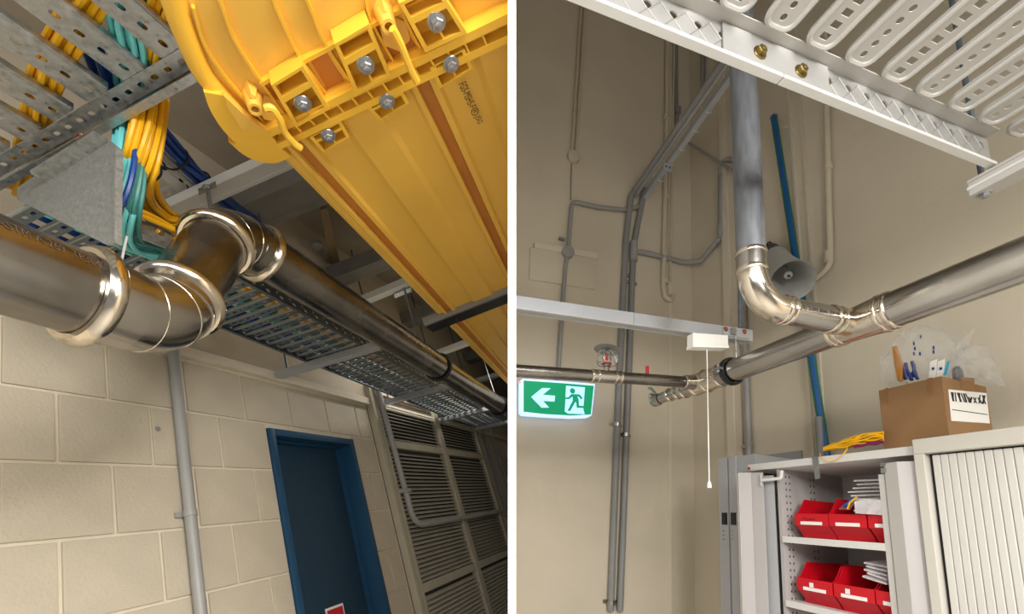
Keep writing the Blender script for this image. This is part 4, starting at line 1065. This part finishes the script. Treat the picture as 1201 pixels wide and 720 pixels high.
# embossed diamonds on the rail
k0 = int((tE_-tj1)/.0615)
dm = MB(); w_ = .030; hh = hr*.36
o = W(SR-.0005, 0, zr(0)-hr*.5); ctr = [o+dt*w_, o+ZZ*hh, o-dt*w_, o-ZZ*hh]
for i in range(4): dm.tube([ctr[i], ctr[(i+1) % 4]], .0016, 4)
SIDE = None; med, cd_ = make_mesh(dm, 'tray_rail', 0)
sp_ = (tE_-tm)/int((tE_-tm)/.0615)
copies('embossed_diamond', med, [cd_+dt*kk*(tm+sp_*(i)) for i in range(1, int((tE_-tm)/sp_)) if tm+sp_*i > tj1+.02], wt)
copies('embossed_diamond', med, [cd_+dt*kk*(tj0-.03-sp_*i) for i in range(0, 4)], wt)
SIDE = 'R'
# inner edge strip and rungs
tr = [st(hit(x, y, W(SR, ra[1], ra[2]), np.cross(c, dt)))[1] for x, y in ((898, 42), (945, 67), (992, 85), (1033, 102), (1070, 118), (1108, 133), (1143, 147))]
tp_ = (tr[-1]-tr[0])/6
m = MB(); m.par(W(SR-.028, tS_, zr(tS_)), dt*((tE_-tS_)*kk), c*.030, ZZ*.003); obj('edge_strip', m, 'tray_white', wt, 0)
Lr = 1.0; rw = tp_*.66
def rung_mesh(square):
    m = MB(); x = -c*Lr; y = dt*(rw-.018)
    o = W(SR-.036, 0, 0)-dt*(rw-.018)/2-ZZ*.008
    nh = 40; hx, hy, k = (.0070, .0115, 1.0) if square else (.0075, .0075, .72)
    m.plate(o-c*.006, x, y, ZZ*.002, [((i+.6)*Lr/nh, np.linalg.norm(y)/2, hx, hy, k) for i in range(nh)])
    # raised rim with a rounded end
    hw = rw/2-.005; cen = W(SR-.036, 0, 0)-ZZ*.007
    pts = [cen-c*(Lr)+dt*hw, cen-c*.022+dt*hw]
    pts += [cen-c*.022+dt*(hw-.022+.022*math.cos(a))+c*.022*math.sin(a) for a in np.linspace(.2, math.pi/2, 5)]
    pts += [cen-c*.022-dt*(hw-.022+.022*math.cos(a))+c*.022*math.sin(a) for a in np.linspace(math.pi/2, .2, 5)]
    pts += [cen-c*.022-dt*hw, cen-c*Lr-dt*hw]
    m.tube(pts, .0068, 8)
    m.tube([p+ZZ*.008-0*c for p in pts], .0045, 6)
    return make_mesh(m, 'tray_white', 40)
SIDE = None; m0, c0_ = rung_mesh(False); m1, c1__ = rung_mesh(True); SIDE = 'R'
for i in range(-3, 9):
    t = tr[0]+tp_*i
    if t > tE_+.1: continue
    link('rung', m1 if i % 2 else m0, (c1__ if i % 2 else c0_)+t*n+ZZ*zr(t), wt)
# support channel with rod at the tray end
pe = RZ(1126, 208, zr(tE_)-hr-.03); pe = hit(1126, 205, W(SR, tE_, zr(tE_)-hr-.02), ZZ)
sc_ = thing('support_channel', 'white slotted channel carrying the end of the white tray', 'channel', pe)
e0 = st(hit(1143, 232, W(0, 0, zr(tE_)-hr-.055), ZZ)); wz = .052
zc0 = zr(tE_)-hr-.058; zc1 = zc0+.047
tC = e0[1]; sC0 = e0[0]
m = MB(); m.rbox(sC0-1.1, sC0, tC-wz/2, tC+wz/2, zc0, zc1); obj('channel', m, 'tray_white', sc_, 0, .003)
m = MB(); m.rbox(sC0-1.1, sC0+.0004, tC-wz/2-.003, tC-wz/2, zc0+.018, zc0+.026); obj('groove_line', m, 'strut_white', sc_, 0)
m = MB(); m.rbox(sC0-1.1, sC0-.002, tC-wz/2-.0035, tC-wz/2, zc1-.008, zc1); obj('lip', m, 'tray_white', sc_, 0)
hexbolt(sc_, W(sC0-.022, tC, zc0), -ZZ, .0115, 'bolt_zinc')
m = MB(); m.tube([W(sC0-.022, tC, zc0), W(sC0-.022, tC, 4.4)], .0068, 8); obj('threaded_rod', m, 'galv_dark', sc_)
m = MB(); m.lathe(W(sC0-.022, tC, zc1), ZZ, [(.014, 0), (.014, .012), (.008, .014)], 6); obj('nut', m, 'bolt_zinc', sc_)

# ================================================================ cabinets
CT = 1.883; ZT = 1.976; CD = .45
sl0, sr0 = st(RZ(877, 545, ZT))[0], st(RZ(1080, 521, ZT))[0]     # far and near ends of the open cabinet
sr0 = st(RT(1079, 600, CT-.02))[0]+.002
cab = thing('storage_cabinet', 'open white steel cabinet holding red bins', 'cabinet', W((sl0+sr0)/2, CT+CD/2, 0))
tk = .034
m = MB(); m.rbox(sr0, sl0, CT, CT+CD, ZT-tk, ZT); obj('top_panel', m, 'cabinet_white', cab, 0, .002)
si = st(RT(919, 640, CT+.02))[0]                                  # inner end panel front edge
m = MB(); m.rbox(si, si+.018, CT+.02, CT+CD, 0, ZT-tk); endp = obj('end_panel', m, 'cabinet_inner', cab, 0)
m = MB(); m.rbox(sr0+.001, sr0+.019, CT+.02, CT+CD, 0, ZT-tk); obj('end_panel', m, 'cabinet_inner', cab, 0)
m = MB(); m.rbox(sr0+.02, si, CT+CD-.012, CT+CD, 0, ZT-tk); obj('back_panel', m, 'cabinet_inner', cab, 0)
zs = st(RT(918.6, 628.7, CT+.012))[2]; zs_b = st(RT(919, 636, CT+.012))[2]
th = zs-zs_b
m = MB(); m.rbox(sr0+.02, si-.002, CT+.012, CT+CD-.013, zs-th, zs); obj('shelf', m, 'cabinet_white', cab, 0, .001)
zs2 = st(RT(950, 709, CT+.03))[2]
m = MB(); m.rbox(sr0+.02, si-.002, CT+.012, CT+CD-.013, zs2-th, zs2); obj('shelf', m, 'cabinet_white', cab, 0, .001)
# holes in the end panel: two near rows, two far rows
hm_ = MB(); q = W(si-.0006, CT+.1, 1.0); hm_.par(q-n*.0025-ZZ*.005, n*.005, ZZ*.010, c*.0012); meh, ceh = make_mesh(hm_, 'ink', 0)
for tq in (.055, .078, .215, .238):
    cs = [W(si-.0006, CT+tq, z) for z in np.arange(1.2, 1.93, .032)]
    copies('shelf_hole', meh, cs, cab)
# bottom plinth box so the cabinet stands
m = MB(); m.rbox(sr0, sl0, CT+.02, CT+CD, 0, .08); obj('plinth', m, 'cabinet_grey', cab, 0)
# left bifold door, swung open towards the viewer
def vquad(name, p0, p1, z0, z1, th_, mt):
    """upright panel between two floor points"""
    dr = un(p1-p0); nn = np.cross(ZZ, dr)
    m = MB(); m.par(np.array([p0[0], p0[1], z0]), (p1-p0)*np.array([1, 1, 0]), nn*th_, ZZ*(z1-z0)); return obj(name, m, mt, cab, 0, .001)
zd1 = ZT-tk-.012
def at_t(px, t, y=640): return RT(px, y, t)
A_ = at_t(912, CT+.02); B_ = at_t(893, CT-.02); C_ = at_t(874, CT-.01); D_ = at_t(867, CT+.03)
vquad('door_leaf', A_, at_t(899, CT+.005), .05, zd1-.02, .006, 'cabinet_grey')
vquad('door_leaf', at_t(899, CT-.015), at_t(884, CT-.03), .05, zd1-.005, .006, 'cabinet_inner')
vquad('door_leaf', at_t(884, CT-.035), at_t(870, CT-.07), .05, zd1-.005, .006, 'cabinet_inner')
vquad('door_edge', at_t(870, CT-.072), at_t(867, CT-.06), .05, zd1-.005, .004, 'cabinet_white')
# hinge arm on the left
hp_ = [RT(893, 560, CT-.035), RT(914, 558, CT-.02), RT(917, 554, CT+.02)]
m = MB(); m.tube(fillet([RT(893, 563, CT-.036), RT(916, 561, CT-.01), RT(917, 552, CT+.0)], .01), .0085, 8); obj('hinge_arm', m, 'cabinet_white', cab)
m = MB(); m.par(RT(891, 556, CT-.036), n*.004, -ZZ*.06, -c*.01); obj('hinge_plate', m, 'cabinet_white', cab, 0)
# right bifold door
vquad('door_leaf', at_t(1038, CT+.012), at_t(1045, CT+.006), .05, zd1-.05, .012, 'cabinet_white')
vquad('door_leaf', at_t(1046, CT+.0), at_t(1062, CT-.028), .05, zd1-.012, .006, 'cabinet_white')
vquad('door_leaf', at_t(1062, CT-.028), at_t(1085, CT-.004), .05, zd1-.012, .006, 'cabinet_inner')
q = RT(1032, 543, CT-.004); m = MB(); m.par(q, n*.03, -c*.04, -ZZ*.014); m.par(q-ZZ*.02, n*.03, -c*.035, -ZZ*.02); obj('hinge_block', m, 'bolt_zinc', cab, 0)
# red tag on the top panel end
q = RT(877, 548, CT-.002); m = MB(); m.par(q, -c*.014, n*.003, -ZZ*.014); obj('red_tag', m, 'red', cab, 0)

# latch strip hooked over the cabinet top
lt = thing('hook_strip', 'small zinc hook strip hanging over the cabinet top edge', 'hook', RT(958, 560, CT-.004))
m = MB(); m.prism([RT(x, y, CT-.005) for x, y in ((952, 535), (959, 535), (962, 561), (956, 562))], n*.003); obj('strip', m, 'bolt_zinc', lt, 0)
p = st(RT(955, 535, CT-.005)); m = MB(); m.rbox(p[0]-.011, p[0]+.011, CT-.005, CT+.03, ZT, ZT+.003); obj('top_hook', m, 'bolt_zinc', lt, 0)

# ---- roller shutter cabinet
s1 = st(RT(1079, 600, CT-.02))[0]; ZT2 = st(RT(1079, 514.5, CT-.02))[2]
sh_ = thing('shutter_cabinet', 'cream tambour cabinet with closed ribbed shutter', 'cabinet', W(s1-.5, CT+.2, 0))
T0 = CT-.02
zl = st(RT(1079, 532, T0))[2]
m = MB(); m.rbox(s1-1.0, s1, T0, T0+.06, zl, ZT2); obj('top_fascia', m, 'cabinet_cream', sh_, 0, .003)
m = MB(); m.rbox(s1-1.0, s1, T0+.0605, T0+.47, zl, ZT); obj('top_panel', m, 'cabinet_cream', sh_, 0)
sA = st(RT(1091, 600, T0))[0]
m = MB(); m.rbox(sA, s1, T0, T0+.05, 0, zl); obj('side_stile', m, 'cabinet_cream', sh_, 0, .002)
m = MB(); m.rbox(s1-.02, s1-.001, T0+.05, T0+.47, 0, zl); obj('end_panel', m, 'cabinet_cream', sh_, 0)
m = MB(); m.rbox(s1-1.0, s1-.021, T0+.455, T0+.47, 0, zl); obj('back_panel', m, 'cabinet_cream', sh_, 0)
m = MB(); m.rbox(s1-1.0, sA, T0+.034, T0+.04, 0, zl); obj('shutter_backing', m, 'ink', sh_, 0)
sw = .0235
m = MB(); m.rbox(0, sw-.0016, T0+.02, T0+.034, .02, zl-.006); mes, ces = make_mesh(m, 'shutter', 0, .003)
k = 0; s_ = sA-.012-sw
while s_ > s1-1.0: link('slat', mes, ces+c*s_, sh_); s_ -= sw
# ---- grey locker behind the open door
lk = thing('grey_locker', 'grey steel locker with black latches behind the open cabinet door', 'locker', RT(860, 640, CT+.1))
TL = CT+.06
sq = [st(RT(x, 640, TL))[0] for x in (846, 857, 859, 868)]
zl1 = st(RT(850, 537, TL))[2]
m = MB(); m.rbox(sl0+.01, sq[2], TL, TL+.42, 0, zl1); obj('body', m, 'cabinet_grey', lk, 0, .002)
m = MB(); m.rbox(sq[1], sq[0], TL-.012, TL+.01, 0, zl1+.002); obj('door_edge', m, 'cabinet_grey', lk, 0, .004)
m = MB(); m.rbox(sq[3], sq[2], TL-.014, TL, 0, zl1+.002); obj('door_edge', m, 'cabinet_grey', lk, 0, .004)
for x in (846.5, 857):
    q = RT(x-.5, 601, TL-.022); m = MB(); m.par(q, -c*.034, n*.024, -ZZ*.068); obj('latch', m, 'black', lk, 0, .003)
    for dy in (0, 5, 10):
        q = RT(x+1.5, 623+dy, TL-.015); m = MB(); m.par(q, -c*.004, n*.003, ZZ*.005); obj('vent_hole', m, 'ink', lk, 0)
# perforated panel on top of the locker behind the open cabinet
pf = MB()
sP0, sP1 = st(RT(940, 540, TL+.44))[0], st(RT(872, 540, TL+.44))[0]
zP = st(RT(880, 536, TL+.44))[2]
m = MB(); rows = 6; nh = 30; Lp = sP1-sP0
for r in range(rows):
    m.plate(W(sP0, TL+.44, zP-.013*(r+1)), c*Lp, ZZ*.013, n*.002, [((i+.5)*Lp/nh, .0065, .0042, .0036, .75) for i in range(nh)])
pf_o = obj('perforated_panel', m, 'cabinet_grey', lk, 0)
m = MB(); m.rbox(sP0, sP1, TL+.448, TL+.452, zP-.13, zP); obj('panel_backing', m, 'conduit_dark', lk, 0)

# ================================================================ red bins
def bin_mesh(sw_, dep, hgt):
    """storage bin with low hopper front; local: s along c from 0 (right) to sw_, t from 0 (front lip) back, z up"""
    side = [(.045, 0), (.034, .12), (0, .32), (0, .6), (.018, .66), (.035, .78), (.06, 1.0), (dep, 1.0), (dep, 0)]
    P = lambda s_, t, z: W(s_, t, z*hgt)
    body = MB(); w = .003
    for s_ in (0, sw_-w): body.prism([P(s_, t, z) for t, z in side], c*w)
    def wall(pts): body.prism([P(w, t, z) for t, z in pts], c*(sw_-2*w))
    wall([(.045, 0), (dep, 0), (dep, .02), (.045, .02)])
    wall([(dep-.003, .02), (dep, .02), (dep, 1), (dep-.003, 1)])
    wall([(.045, .0), (.034, .12), (0, .32), (.003, .32), (.037, .12), (.048, .02)])
    wall([(0, .32), (0, .6), (.004, .6), (.004, .32)])
    return body
binno = 0
def bin_(px, py, w_px, zbase, hgt, label, t0=CT+.035, writing=None):
    global binno
    a = st(RT(px, py, t0)); b = st(RT(px+w_px, py, t0)); sw_ = a[0]-b[0]
    t_ = thing('storage_bin', label, 'bin', W(b[0]+sw_/2, t0+.12, zbase))
    body = bin_mesh(sw_-.006, .28, hgt); body.v = [v+W(b[0]+.003, t0, zbase+.001) for v in body.v]
    obj('bin_body', body, 'red_bin', t_, 0)
    lip = MB(); lip.rbox(b[0]+.002, a[0]-.002, t0-.004, t0+.001, zbase+hgt*.31, zbase+hgt*.61); obj('front_lip', lip, 'red_bin', t_, 0, .0012)
    lb = MB(); lb.rbox(b[0]+sw_*.18, a[0]-sw_*.2, t0-.0062, t0-.004, zbase+hgt*.33, zbase+hgt*.41); obj('label_strip', lb, 'paper', t_, 0)
    if writing:
        vs, fs = text_geo(writing, .02); xm = max(v[0] for v in vs); m = MB()
        m.add([W(a[0]-sw_*.28-v[0]/xm*sw_*.35, t0-.0046, zbase+hgt*.44+v[1]*.9) for v in vs], fs); obj('handwriting', m, 'ink', t_, 0)
    return t_
HB = st(RT(945, 578, CT+.12))[2]-zs
HB = .18
bin_(932, 605, 40, zs, HB, 'red bin with handwriting on the upper cabinet shelf', writing='Pulse')
bin_(972, 607, 45, zs, HB, 'red bin holding a blue and yellow packet on the upper shelf')
bin_(1018, 609, 46, zs, HB, 'red bin half hidden by the cabinet door on the upper shelf')
HB2 = .18
lb1 = bin_(935, 685, 42, zs2, HB2, 'red bin nearest the end panel on the lower shelf')
lb2 = bin_(978, 690, 48, zs2, HB2, 'red bin in the middle of the lower shelf')
bin_(1027, 696, 48, zs2, HB2, 'red bin half hidden by the cabinet door on the lower shelf')
# lower bin: small white ticket over the label
for x, y, pb in ((949, 683, lb1), (991, 690, lb2)):
    q = RT(x, y, CT+.026); m = MB(); m.par(q, -c*.018, n*.002, -ZZ*.02); obj('ticket', m, 'paper', pb, 0)
# ---- plastic bags in the bins
def crumple(cen, sx, sy, sz, ax, mt, name, label, seed, seg=14, rough=.25, cat='bag'):
    rnd = random.Random(seed); m = MB(); vs = []
    rows = seg
    for i in range(rows+1):
        th_ = math.pi*i/rows
        for j in range(seg*2):
            ph = 2*math.pi*j/(seg*2)
            r = 1+rough*(rnd.random()-.5)
            f = lambda q: math.copysign(abs(q)**.75, q)
            vs.append(cen+ax[0]*sx*f(math.sin(th_)*math.cos(ph))*r+ax[1]*sy*f(math.sin(th_)*math.sin(ph))*r+ax[2]*sz*f(math.cos(th_))*r)
    K_ = seg*2
    fs = [(i*K_+j, i*K_+(j+1) % K_, (i+1)*K_+(j+1) % K_, (i+1)*K_+j) for i in range(rows) for j in range(K_)]
    m.add(vs, fs); return single(name, m, mt, label, cat, smooth=60)
def sheet(pts, mt, name, label, par=None, th_=.0015, cat='bag', group=None):
    m = MB(); m.prism(pts, n*th_)
    if par is not None: return obj(name, m, mt, par, 0)
    return single(name, m, mt, label, cat, group, smooth=0)
# flat zip bags stacked in the upper right bin
rnd = random.Random(3)
zb_ = thing('zip_bag_stack', 'stack of clear zip bags in the upper right red bin', 'bags', RT(1015, 590, CT+.06))
for i in range(9):
    y = 600-4.4*i; t_q = CT+.02+.01*i
    P0 = RT(1003+rnd.uniform(-3, 3)-(6 if 2 < i < 6 else 0), y, t_q); P1 = RT(1038, y-1.5, t_q)
    m = MB(); m.hexa([P0, P1, P1+n*.11+ZZ*.012, P0+n*.11+ZZ*.012, P0+ZZ*.007, P1+ZZ*.007, P1+n*.11+ZZ*.02, P0+n*.11+ZZ*.02]); obj('zip_bag', m, 'poly_dense', zb_, 0)
m = MB(); m.prism([RT(x, y, CT+.012) for x, y in ((1002, 588), (1014, 585), (1037, 586), (1037, 604), (1020, 603), (1003, 602))], n*.012); obj('zip_bag', m, 'poly_dense', zb_, 0)
zb_ = thing('zip_bag_stack', 'few clear zip bags spilling from the lower right red bin', 'bags', RT(1028, 680, CT+.06))
for i in range(5):
    y = 682-4*i; t_q = CT+.02+.01*i
    P0 = RT(1013+rnd.uniform(-3, 4), y-5, t_q); P1 = RT(1040, y+4-i, t_q)
    m = MB(); m.hexa([P0, P1, P1+n*.11+ZZ*.012, P0+n*.11+ZZ*.012, P0+ZZ*.007, P1+ZZ*.007, P1+n*.11+ZZ*.02, P0+n*.11+ZZ*.02]); obj('zip_bag', m, 'poly_dense', zb_, 0)
zb_ = thing('packet', 'clear packet with blue and yellow pieces in an upper red bin', 'packet', RT(990, 598, CT+.07))
m = MB(); m.prism([RT(x, y, CT+.05) for x, y in ((983, 597), (1001, 583), (1007, 584), (996, 598))], n*.004); obj('wrapper', m, 'poly', zb_, 0)
m = MB(); m.tube([RT(989, 594, CT+.045), RT(996, 589, CT+.045), RT(1001, 584, CT+.045)], .006, 8); obj('blue_piece', m, 'pole_blue', zb_)
m = MB(); m.tube([RT(994, 597, CT+.043), RT(997, 589, CT+.043), RT(1005, 583, CT+.043)], .004, 8); obj('yellow_piece', m, 'cable_yellow', zb_)

# ================================================================ on top of the cabinets
TB = CT+.10
b0, b1_ = st(RT(1030.5, 458, TB)), st(RT(1104, 441, TB))
zb0 = max(ZT, .0)
zTop = (b0[2]+b1_[2])/2
wq = st(RS(1163, 447, b1_[0])); dB = min(wq[1]-TB, .26)
zBase = ZT2+.001 if b1_[0] < s1 else ZT+.001
bxx = thing('cardboard_box', 'brown cardboard box with striped label on the cabinet top', 'box', W((b0[0]+b1_[0])/2, TB+dB/2, ZT+.001))
s_lo, s_hi = b1_[0], b0[0]
S_cut = max(s_lo, s1+.004)
wl = .004
zB_ = ZT+.001
m = MB(); m.rbox(s_lo, s_hi, TB, TB+wl, zB_, zTop); obj('side_panel', m, 'cardboard', bxx, 0)
m = MB(); m.rbox(s_lo, s_hi, TB+dB-wl, TB+dB, zB_, zTop); obj('side_panel', m, 'cardboard', bxx, 0)
m = MB(); m.rbox(s_lo, s_lo+wl, TB+wl, TB+dB-wl, zB_, zTop); obj('end_panel', m, 'cardboard', bxx, 0)
m = MB(); m.rbox(s_hi-wl, s_hi, TB+wl, TB+dB-wl, zB_, zTop); obj('end_panel', m, 'cardboard', bxx, 0)
m = MB(); m.rbox(s_lo+wl, s_hi-wl, TB+wl, TB+dB-wl, zB_, zB_+.004); obj('bottom', m, 'cardboard', bxx, 0)
def on_end(px, py, off=.001): return RS(px, py, s_lo-off)
lq = [(1112.5, 456.5), (1157, 461), (1161, 496.5), (1116, 493.5)]
m = MB(); m.prism([on_end(*p, .0015) for p in lq], c*.001); lab = obj('label', m, 'paper', bxx, 0)
def lw(u, w): 
    q = [np.array(p) for p in lq]; p = q[0]*(1-u)*(1-w)+q[1]*u*(1-w)+q[2]*u*w+q[3]*(1-u)*w; return on_end(p[0], p[1], .002)
for i, (u, sl) in enumerate([(.05, .03), (.10, -.02), (.155, .0), (.21, .07), (.265, .0), (.31, .07), (.37, .05), (.43, .08), (.50, .05), (.57, -.06), (.62, .08), (.69, -.06), (.74, .09), (.81, -.05), (.87, .06), (.92, -.07)]):
    m = MB(); wd = .032 if i % 3 else .05; top = .08+.1*(.45 < u < .75)
    m.prism([lw(u, top), lw(u+wd, top), lw(u+wd+sl, .37), lw(u+sl, .37)], c*.0006); obj('printed_bar', m, 'ink', lab, 0)
m = MB(); m.prism([lw(.05, .625), lw(.97, .70), lw(.97, .725), lw(.05, .65)], c*.0006); obj('printed_line', m, 'ink', lab, 0)
for x0, x1 in ((1127, 1143),):
    m = MB(); m.prism([on_end(x0, 442), on_end(x1, 443.5), on_end(x1, 459), on_end(x0, 458)], c*.0008); obj('tape', m, 'cardboard_tape', bxx, 0)
for x0, x1, y in ((1087, 1093, 444), (1037, 1041, 456)):
    m = MB(); m.prism([RT(x0, y, TB-.001), RT(x1, y-1.5, TB-.001), RT(x1+1, y+19, TB-.001), RT(x0+2, y+18, TB-.001)], n*.0008); obj('tape', m, 'cardboard_tape', bxx, 0)
# plastic bag of parts in the box
AX = (c, n, ZZ)
bc = W((s_lo+s_hi)/2-.0, TB+dB*.5, zTop)
def bag_prism(pix, t0, dep, mt, name, label, seed, par=None):
    """crumpled clear bag: outline at depth t0, lofted back with wrinkled skin"""
    rnd = random.Random(seed); m = MB(); N_ = 5
    pts = [np.array(RT(x, y, t0+dep*.5)) for x, y in pix]; cen = sum(pts)/len(pts)
    pts = smoothline(pts+[pts[0]], 4)[:-1]; K_ = len(pts); vs = []
    for i in range(N_+1):
        u = i/N_; sc = .35+.65*math.sin(math.pi*min(max(u*.8+.1, 0), 1))
        for p in pts:
            vs.append(cen+(p-cen)*(sc*(1+.17*(rnd.random()-.5)))+n*(dep*(u-.5)+.03*(rnd.random()-.5)))
    fs = [(i*K_+j, i*K_+(j+1) % K_, (i+1)*K_+(j+1) % K_, (i+1)*K_+j) for i in range(N_) for j in range(K_)]
    cf = len(vs); vs += [cen-n*dep*.52, cen+n*dep*.52]
    fs += [(cf, (j+1) % K_, j) for j in range(K_)]+[(cf+1, N_*K_+j, N_*K_+(j+1) % K_) for j in range(K_)]
    m.add(vs, fs)
    if par is not None: return obj(name, m, mt, par, 50)
    return single(name, m, mt, label, 'bag', smooth=18)
tb_ = TB+.015
bigbag = bag_prism([(1058, 452), (1058, 420), (1062, 392), (1078, 385), (1095, 382), (1112, 390), (1122, 400), (1124, 420), (1112, 446)], tb_, dB-.03, 'poly', 'plastic_bag', 'large clear plastic bag of parts bulging from the cardboard box', 5)
bag_prism([(1041, 455), (1040, 438), (1042, 418), (1048, 413), (1056, 425), (1058, 452)], tb_, .12, 'poly', 'plastic_bag', 'small clear bag at the left end of the cardboard box', 6)
bag_prism([(1112, 446), (1120, 425), (1132, 408), (1150, 404), (1160, 420), (1170, 440), (1174, 452), (1160, 450)], TB+.05, .14, 'poly', 'plastic_bag', 'limp clear bag hanging over the end of the cardboard box', 8)
m = MB(); m.prism([RT(x, y, tb_+.05) for x, y in ((1113, 425), (1124, 403), (1142, 385), (1144, 386), (1132, 408), (1118, 430))], n*.004); single('clear_film', m, 'poly', 'upright pointed sheet of clear film above the box', 'film', smooth=0)
m = MB(); m.prism([RT(x, y, tb_+.02) for x, y in ((1046, 407), (1050, 405), (1058, 428), (1057, 447), (1053, 447), (1049, 430))], n*.012); single('amber_handle', m, 'amber_plastic', 'amber plastic handle sticking up from the cardboard box', 'handle', smooth=0, bevel=.003)
rnd = random.Random(11)
for i in range(9):
    x = 1060+i*2.1+rnd.uniform(-1, 1); y = 446-rnd.uniform(0, 6)
    m = MB(); p = RT(x, y, tb_+.03+.02*rnd.random()); m.tube([p, p+ZZ*rnd.uniform(.03, .07)+c*rnd.uniform(-.02, .02)], .006, 6); single('connector', m, 'print_blue', 'dark blue connector inside the clear bag in the box', 'connector', 'blue connectors in the bag')
for i, (x, y) in enumerate(((1071, 405), (1072, 411), (1071, 417), (1078, 417), (1094, 410), (1094, 415), (1079, 397))):
    m = MB(); p = RT(x, y, tb_-.004); m.par(p, -c*.006, ZZ*.014, n*.001); obj('printed_mark', m, 'print_blue', bigbag, 0)
for x in (1089, 1098):
    m = MB(); m.prism([RT(a_, b_, tb_+.01) for a_, b_ in ((x, 446), (x+2, 424), (x+10, 421), (x+8, 446))], n*.002); tg = single('paper_packet', m, 'paper', 'white paper packet standing in the open cardboard box', 'packet', 'white packets in the box', smooth=0)
    m = MB(); p = RT(x+4, 434, tb_+.008); m.par(p, -c*.008, ZZ*.01, n*.001); obj('print', m, 'print_blue', tg, 0)
m = MB(); m.prism([RT(x, y, tb_+.008) for x, y in ((1106, 440), (1111, 424), (1114, 423), (1110, 440))], n*.002); single('cyan_strip', m, 'cyan_strip', 'thin cyan plastic strip standing in the box', 'strip', smooth=0)
m = MB(); m.torus(RS(1124, 443, s_lo+.05), un(n*.3-c*.8), .036, .013, 24, 8); single('grey_reel', m, 'horn_dark', 'dark grey reel showing above the box end', 'reel')
# cable coils lying between box and pole
yc = thing('cable_heap', 'heap of yellow patch leads lying on the cabinet top', 'cable', RZ(1000, 530, ZT))
rnd = random.Random(21)
for i in range(30):
    P = []
    for k in range(7):
        u = k/6; x = 966+u*70; P.append(RT(x, 525-u*10-rnd.uniform(-2, 2)-5*math.sin(math.pi*u*.6)*(i % 5)*.5+2, CT+.05+.012*(i % 6)+.01*rnd.random()))
        P[-1][2] = max(P[-1][2], ZT+.006)
    m = MB(); m.tube(smoothline(P, 4), .0042, 6); obj('lead', m, 'cable_yellow', yc)
pc_ = thing('cable_heap', 'purple patch leads lying beside the cardboard box', 'cable', RZ(1020, 525, ZT))
for i in range(8):
    P = []
    for k in range(5):
        u = k/4; P.append(RT(1002+u*34, 524-u*6-rnd.uniform(-1.5, 1.5), CT+.03+.008*i)); P[-1][2] = max(P[-1][2], ZT+.006)
    m = MB(); m.tube(smoothline(P, 4), .0042, 6); obj('lead', m, 'cable_purple', pc_)
P = [RT(961, 532, CT+.01), RT(964, 537, CT-.008), RT(972, 541, CT-.008), RT(983, 538, CT-.008), RT(992, 529, CT-.004), RT(994, 524, CT+.03)]
m = MB(); m.tube(smoothline(P, 6), .0022, 6); single('yellow_lead', m, 'cable_yellow', 'single yellow lead looping over the cabinet top edge', 'cable')
m = MB(); m.tube(smoothline([W(st(RT(x, 530, CT+.03))[0], CT+.03+.01*i, ZT+.006) for i, x in enumerate((955, 960, 965, 970))], 4), .006, 6); single('blue_plug', m, 'pole_blue', 'blue plug lying at the end of the yellow leads', 'plug')
